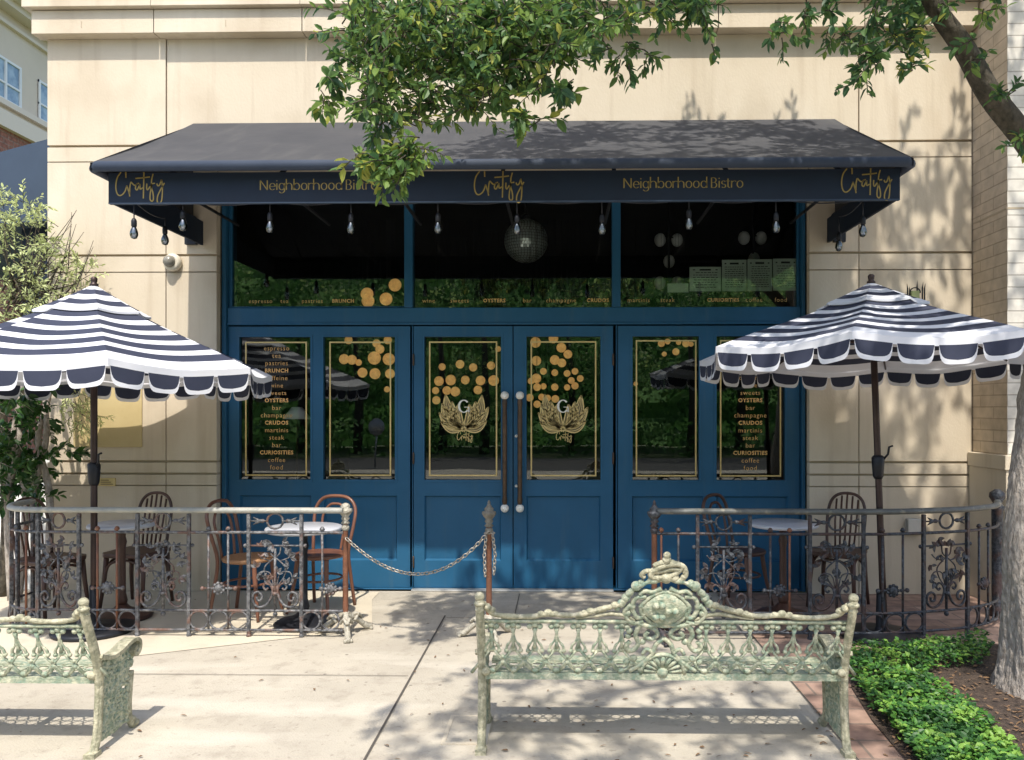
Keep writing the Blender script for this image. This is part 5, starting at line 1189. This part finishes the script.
for k in range(130):
    p = gr(r.uniform(0,900), r.uniform(598,775)); 
    if r.random() < .45: p = gr(r.uniform(430,860), r.uniform(640,770))
    p.z = .008; d = rv(r); d.z = 0; leaf(b, p, d.normalized(), (Vector((0,0,1))+rv(r)*.25).normalized(), r.uniform(.018,.045), r.uniform(.008,.016), 0, .2)
o = b.build('leaf_litter', M['dead_leaf'], recalc=False); tag(o, 'small dry brown leaves scattered over the paving and mulch', 'fallen leaves', kind='stuff')

# trees across the street: seen only as reflections in the glass
r = random.Random(33); b = MB(); wd = MB()
for i in range(15):
    cx = -19+i*2.7+r.uniform(-.6,.6); cy = -18.5+r.uniform(-1.5,1.5); hz = r.uniform(4.4,6.0)
    wd.tube([(cx,cy,-.2),(cx+.1,cy,2),(cx-.1,cy,hz)], [.2,.16,.08], 8)
    for c_ in range(9):
        q = Vector((cx+r.gauss(0,1.3), cy+r.gauss(0,1.0), hz+r.uniform(-3.4,2.2))); tone = noise.noise(q*.5)
        for k in range(120):
            v = rv(r)*r.random()**.33; p = q+Vector((v.x*1.3, v.y*1.1, v.z*1.0)); s = r.uniform(.12,.26); mi = 0 if tone+r.uniform(-.4,.4) < -.15 else (1 if tone+r.uniform(-.4,.4) < .2 else 2)
            leaf(b, p, rv(r), rv(r), s, s*.6, mi, .2)
for k in range(2500):
    p = Vector((r.uniform(-22,22), r.uniform(-16.6,-15.4), r.uniform(-.1,1.2))); s = r.uniform(.15,.3); leaf(b, p, rv(r), rv(r), s, s*.6, r.choice((0,0,1)), .2)
for k in range(30000):
    p = Vector((r.uniform(-30,30), r.uniform(-23,-21.3), 9.5*r.random()**.8-.1)); s = r.uniform(.13,.30); t_ = noise.noise(p*.35)+r.uniform(-.35,.35); leaf(b, p, rv(r), rv(r), s, s*.7, 0 if t_ < -.02 else (1 if t_ < .3 else 2), .2)
for i in range(60):
    for j in range(14):
        q = [Vector((-34+(i+a)*1.15, -24+.9*noise.noise(Vector(((i+a)*.6,(j+c)*.8,2))), -.1+(j+c)*.68)) for a, c in ((0,0),(1,0),(1,1),(0,1))]; b.quad(q, 0 if noise.noise(Vector((i*.5,j*.5,9))) < .1 else 1)
base = len(b.v); m0 = len(M['far_leaf'])
b.v += wd.v; b.f += [tuple(i+base for i in f) for f in wd.f]; b.m += [m0]*len(wd.f); b.sm += wd.sm
o = b.build('treeline', M['far_leaf']+[M['bark_dark']], recalc=False); tag(o, 'belt of green street trees across the road mirrored in the glass', 'trees', kind='stuff')

# across the road, and inside: things the glass shows
q = at(375, 427, 2*YD+10); o = thing('street_sign', 'round grey street sign mirrored in the second glass pane', 'sign', (q.x, -10, -.15))
b = MB(); b.lathe([(.02,-.004),(.27,-.004),(.27,.004),(.02,.004)], (q.x, -10, q.z), 28, axis='y'); b.build('disc', M['galv'], o)
b = MB(); b.tube([(q.x,-10.03,-.15),(q.x,-10.03,q.z+.2)], .03, 8); b.build('pole', M['galv'], o)
q = at(297, 412, 8.0); o = thing('floor_lamp', 'white cone shade lamp standing inside behind the leftmost pane', 'lamp', (q.x, 8.0, .01))
b = MB(); b.lathe([(.05,.05),(.14,-.07),(.135,-.07),(.045,.05)], q, 20); b.build('lamp_shade', M['globe'], o)
b = MB(); b.tube([(q.x,8,.02),(q.x,8,q.z+.03)], .012, 8); b.lathe([(.14,0.0),(.14,.02),(.02,.03)], (q.x,8,.012), 18); b.build('stand', M['bronze'], o)
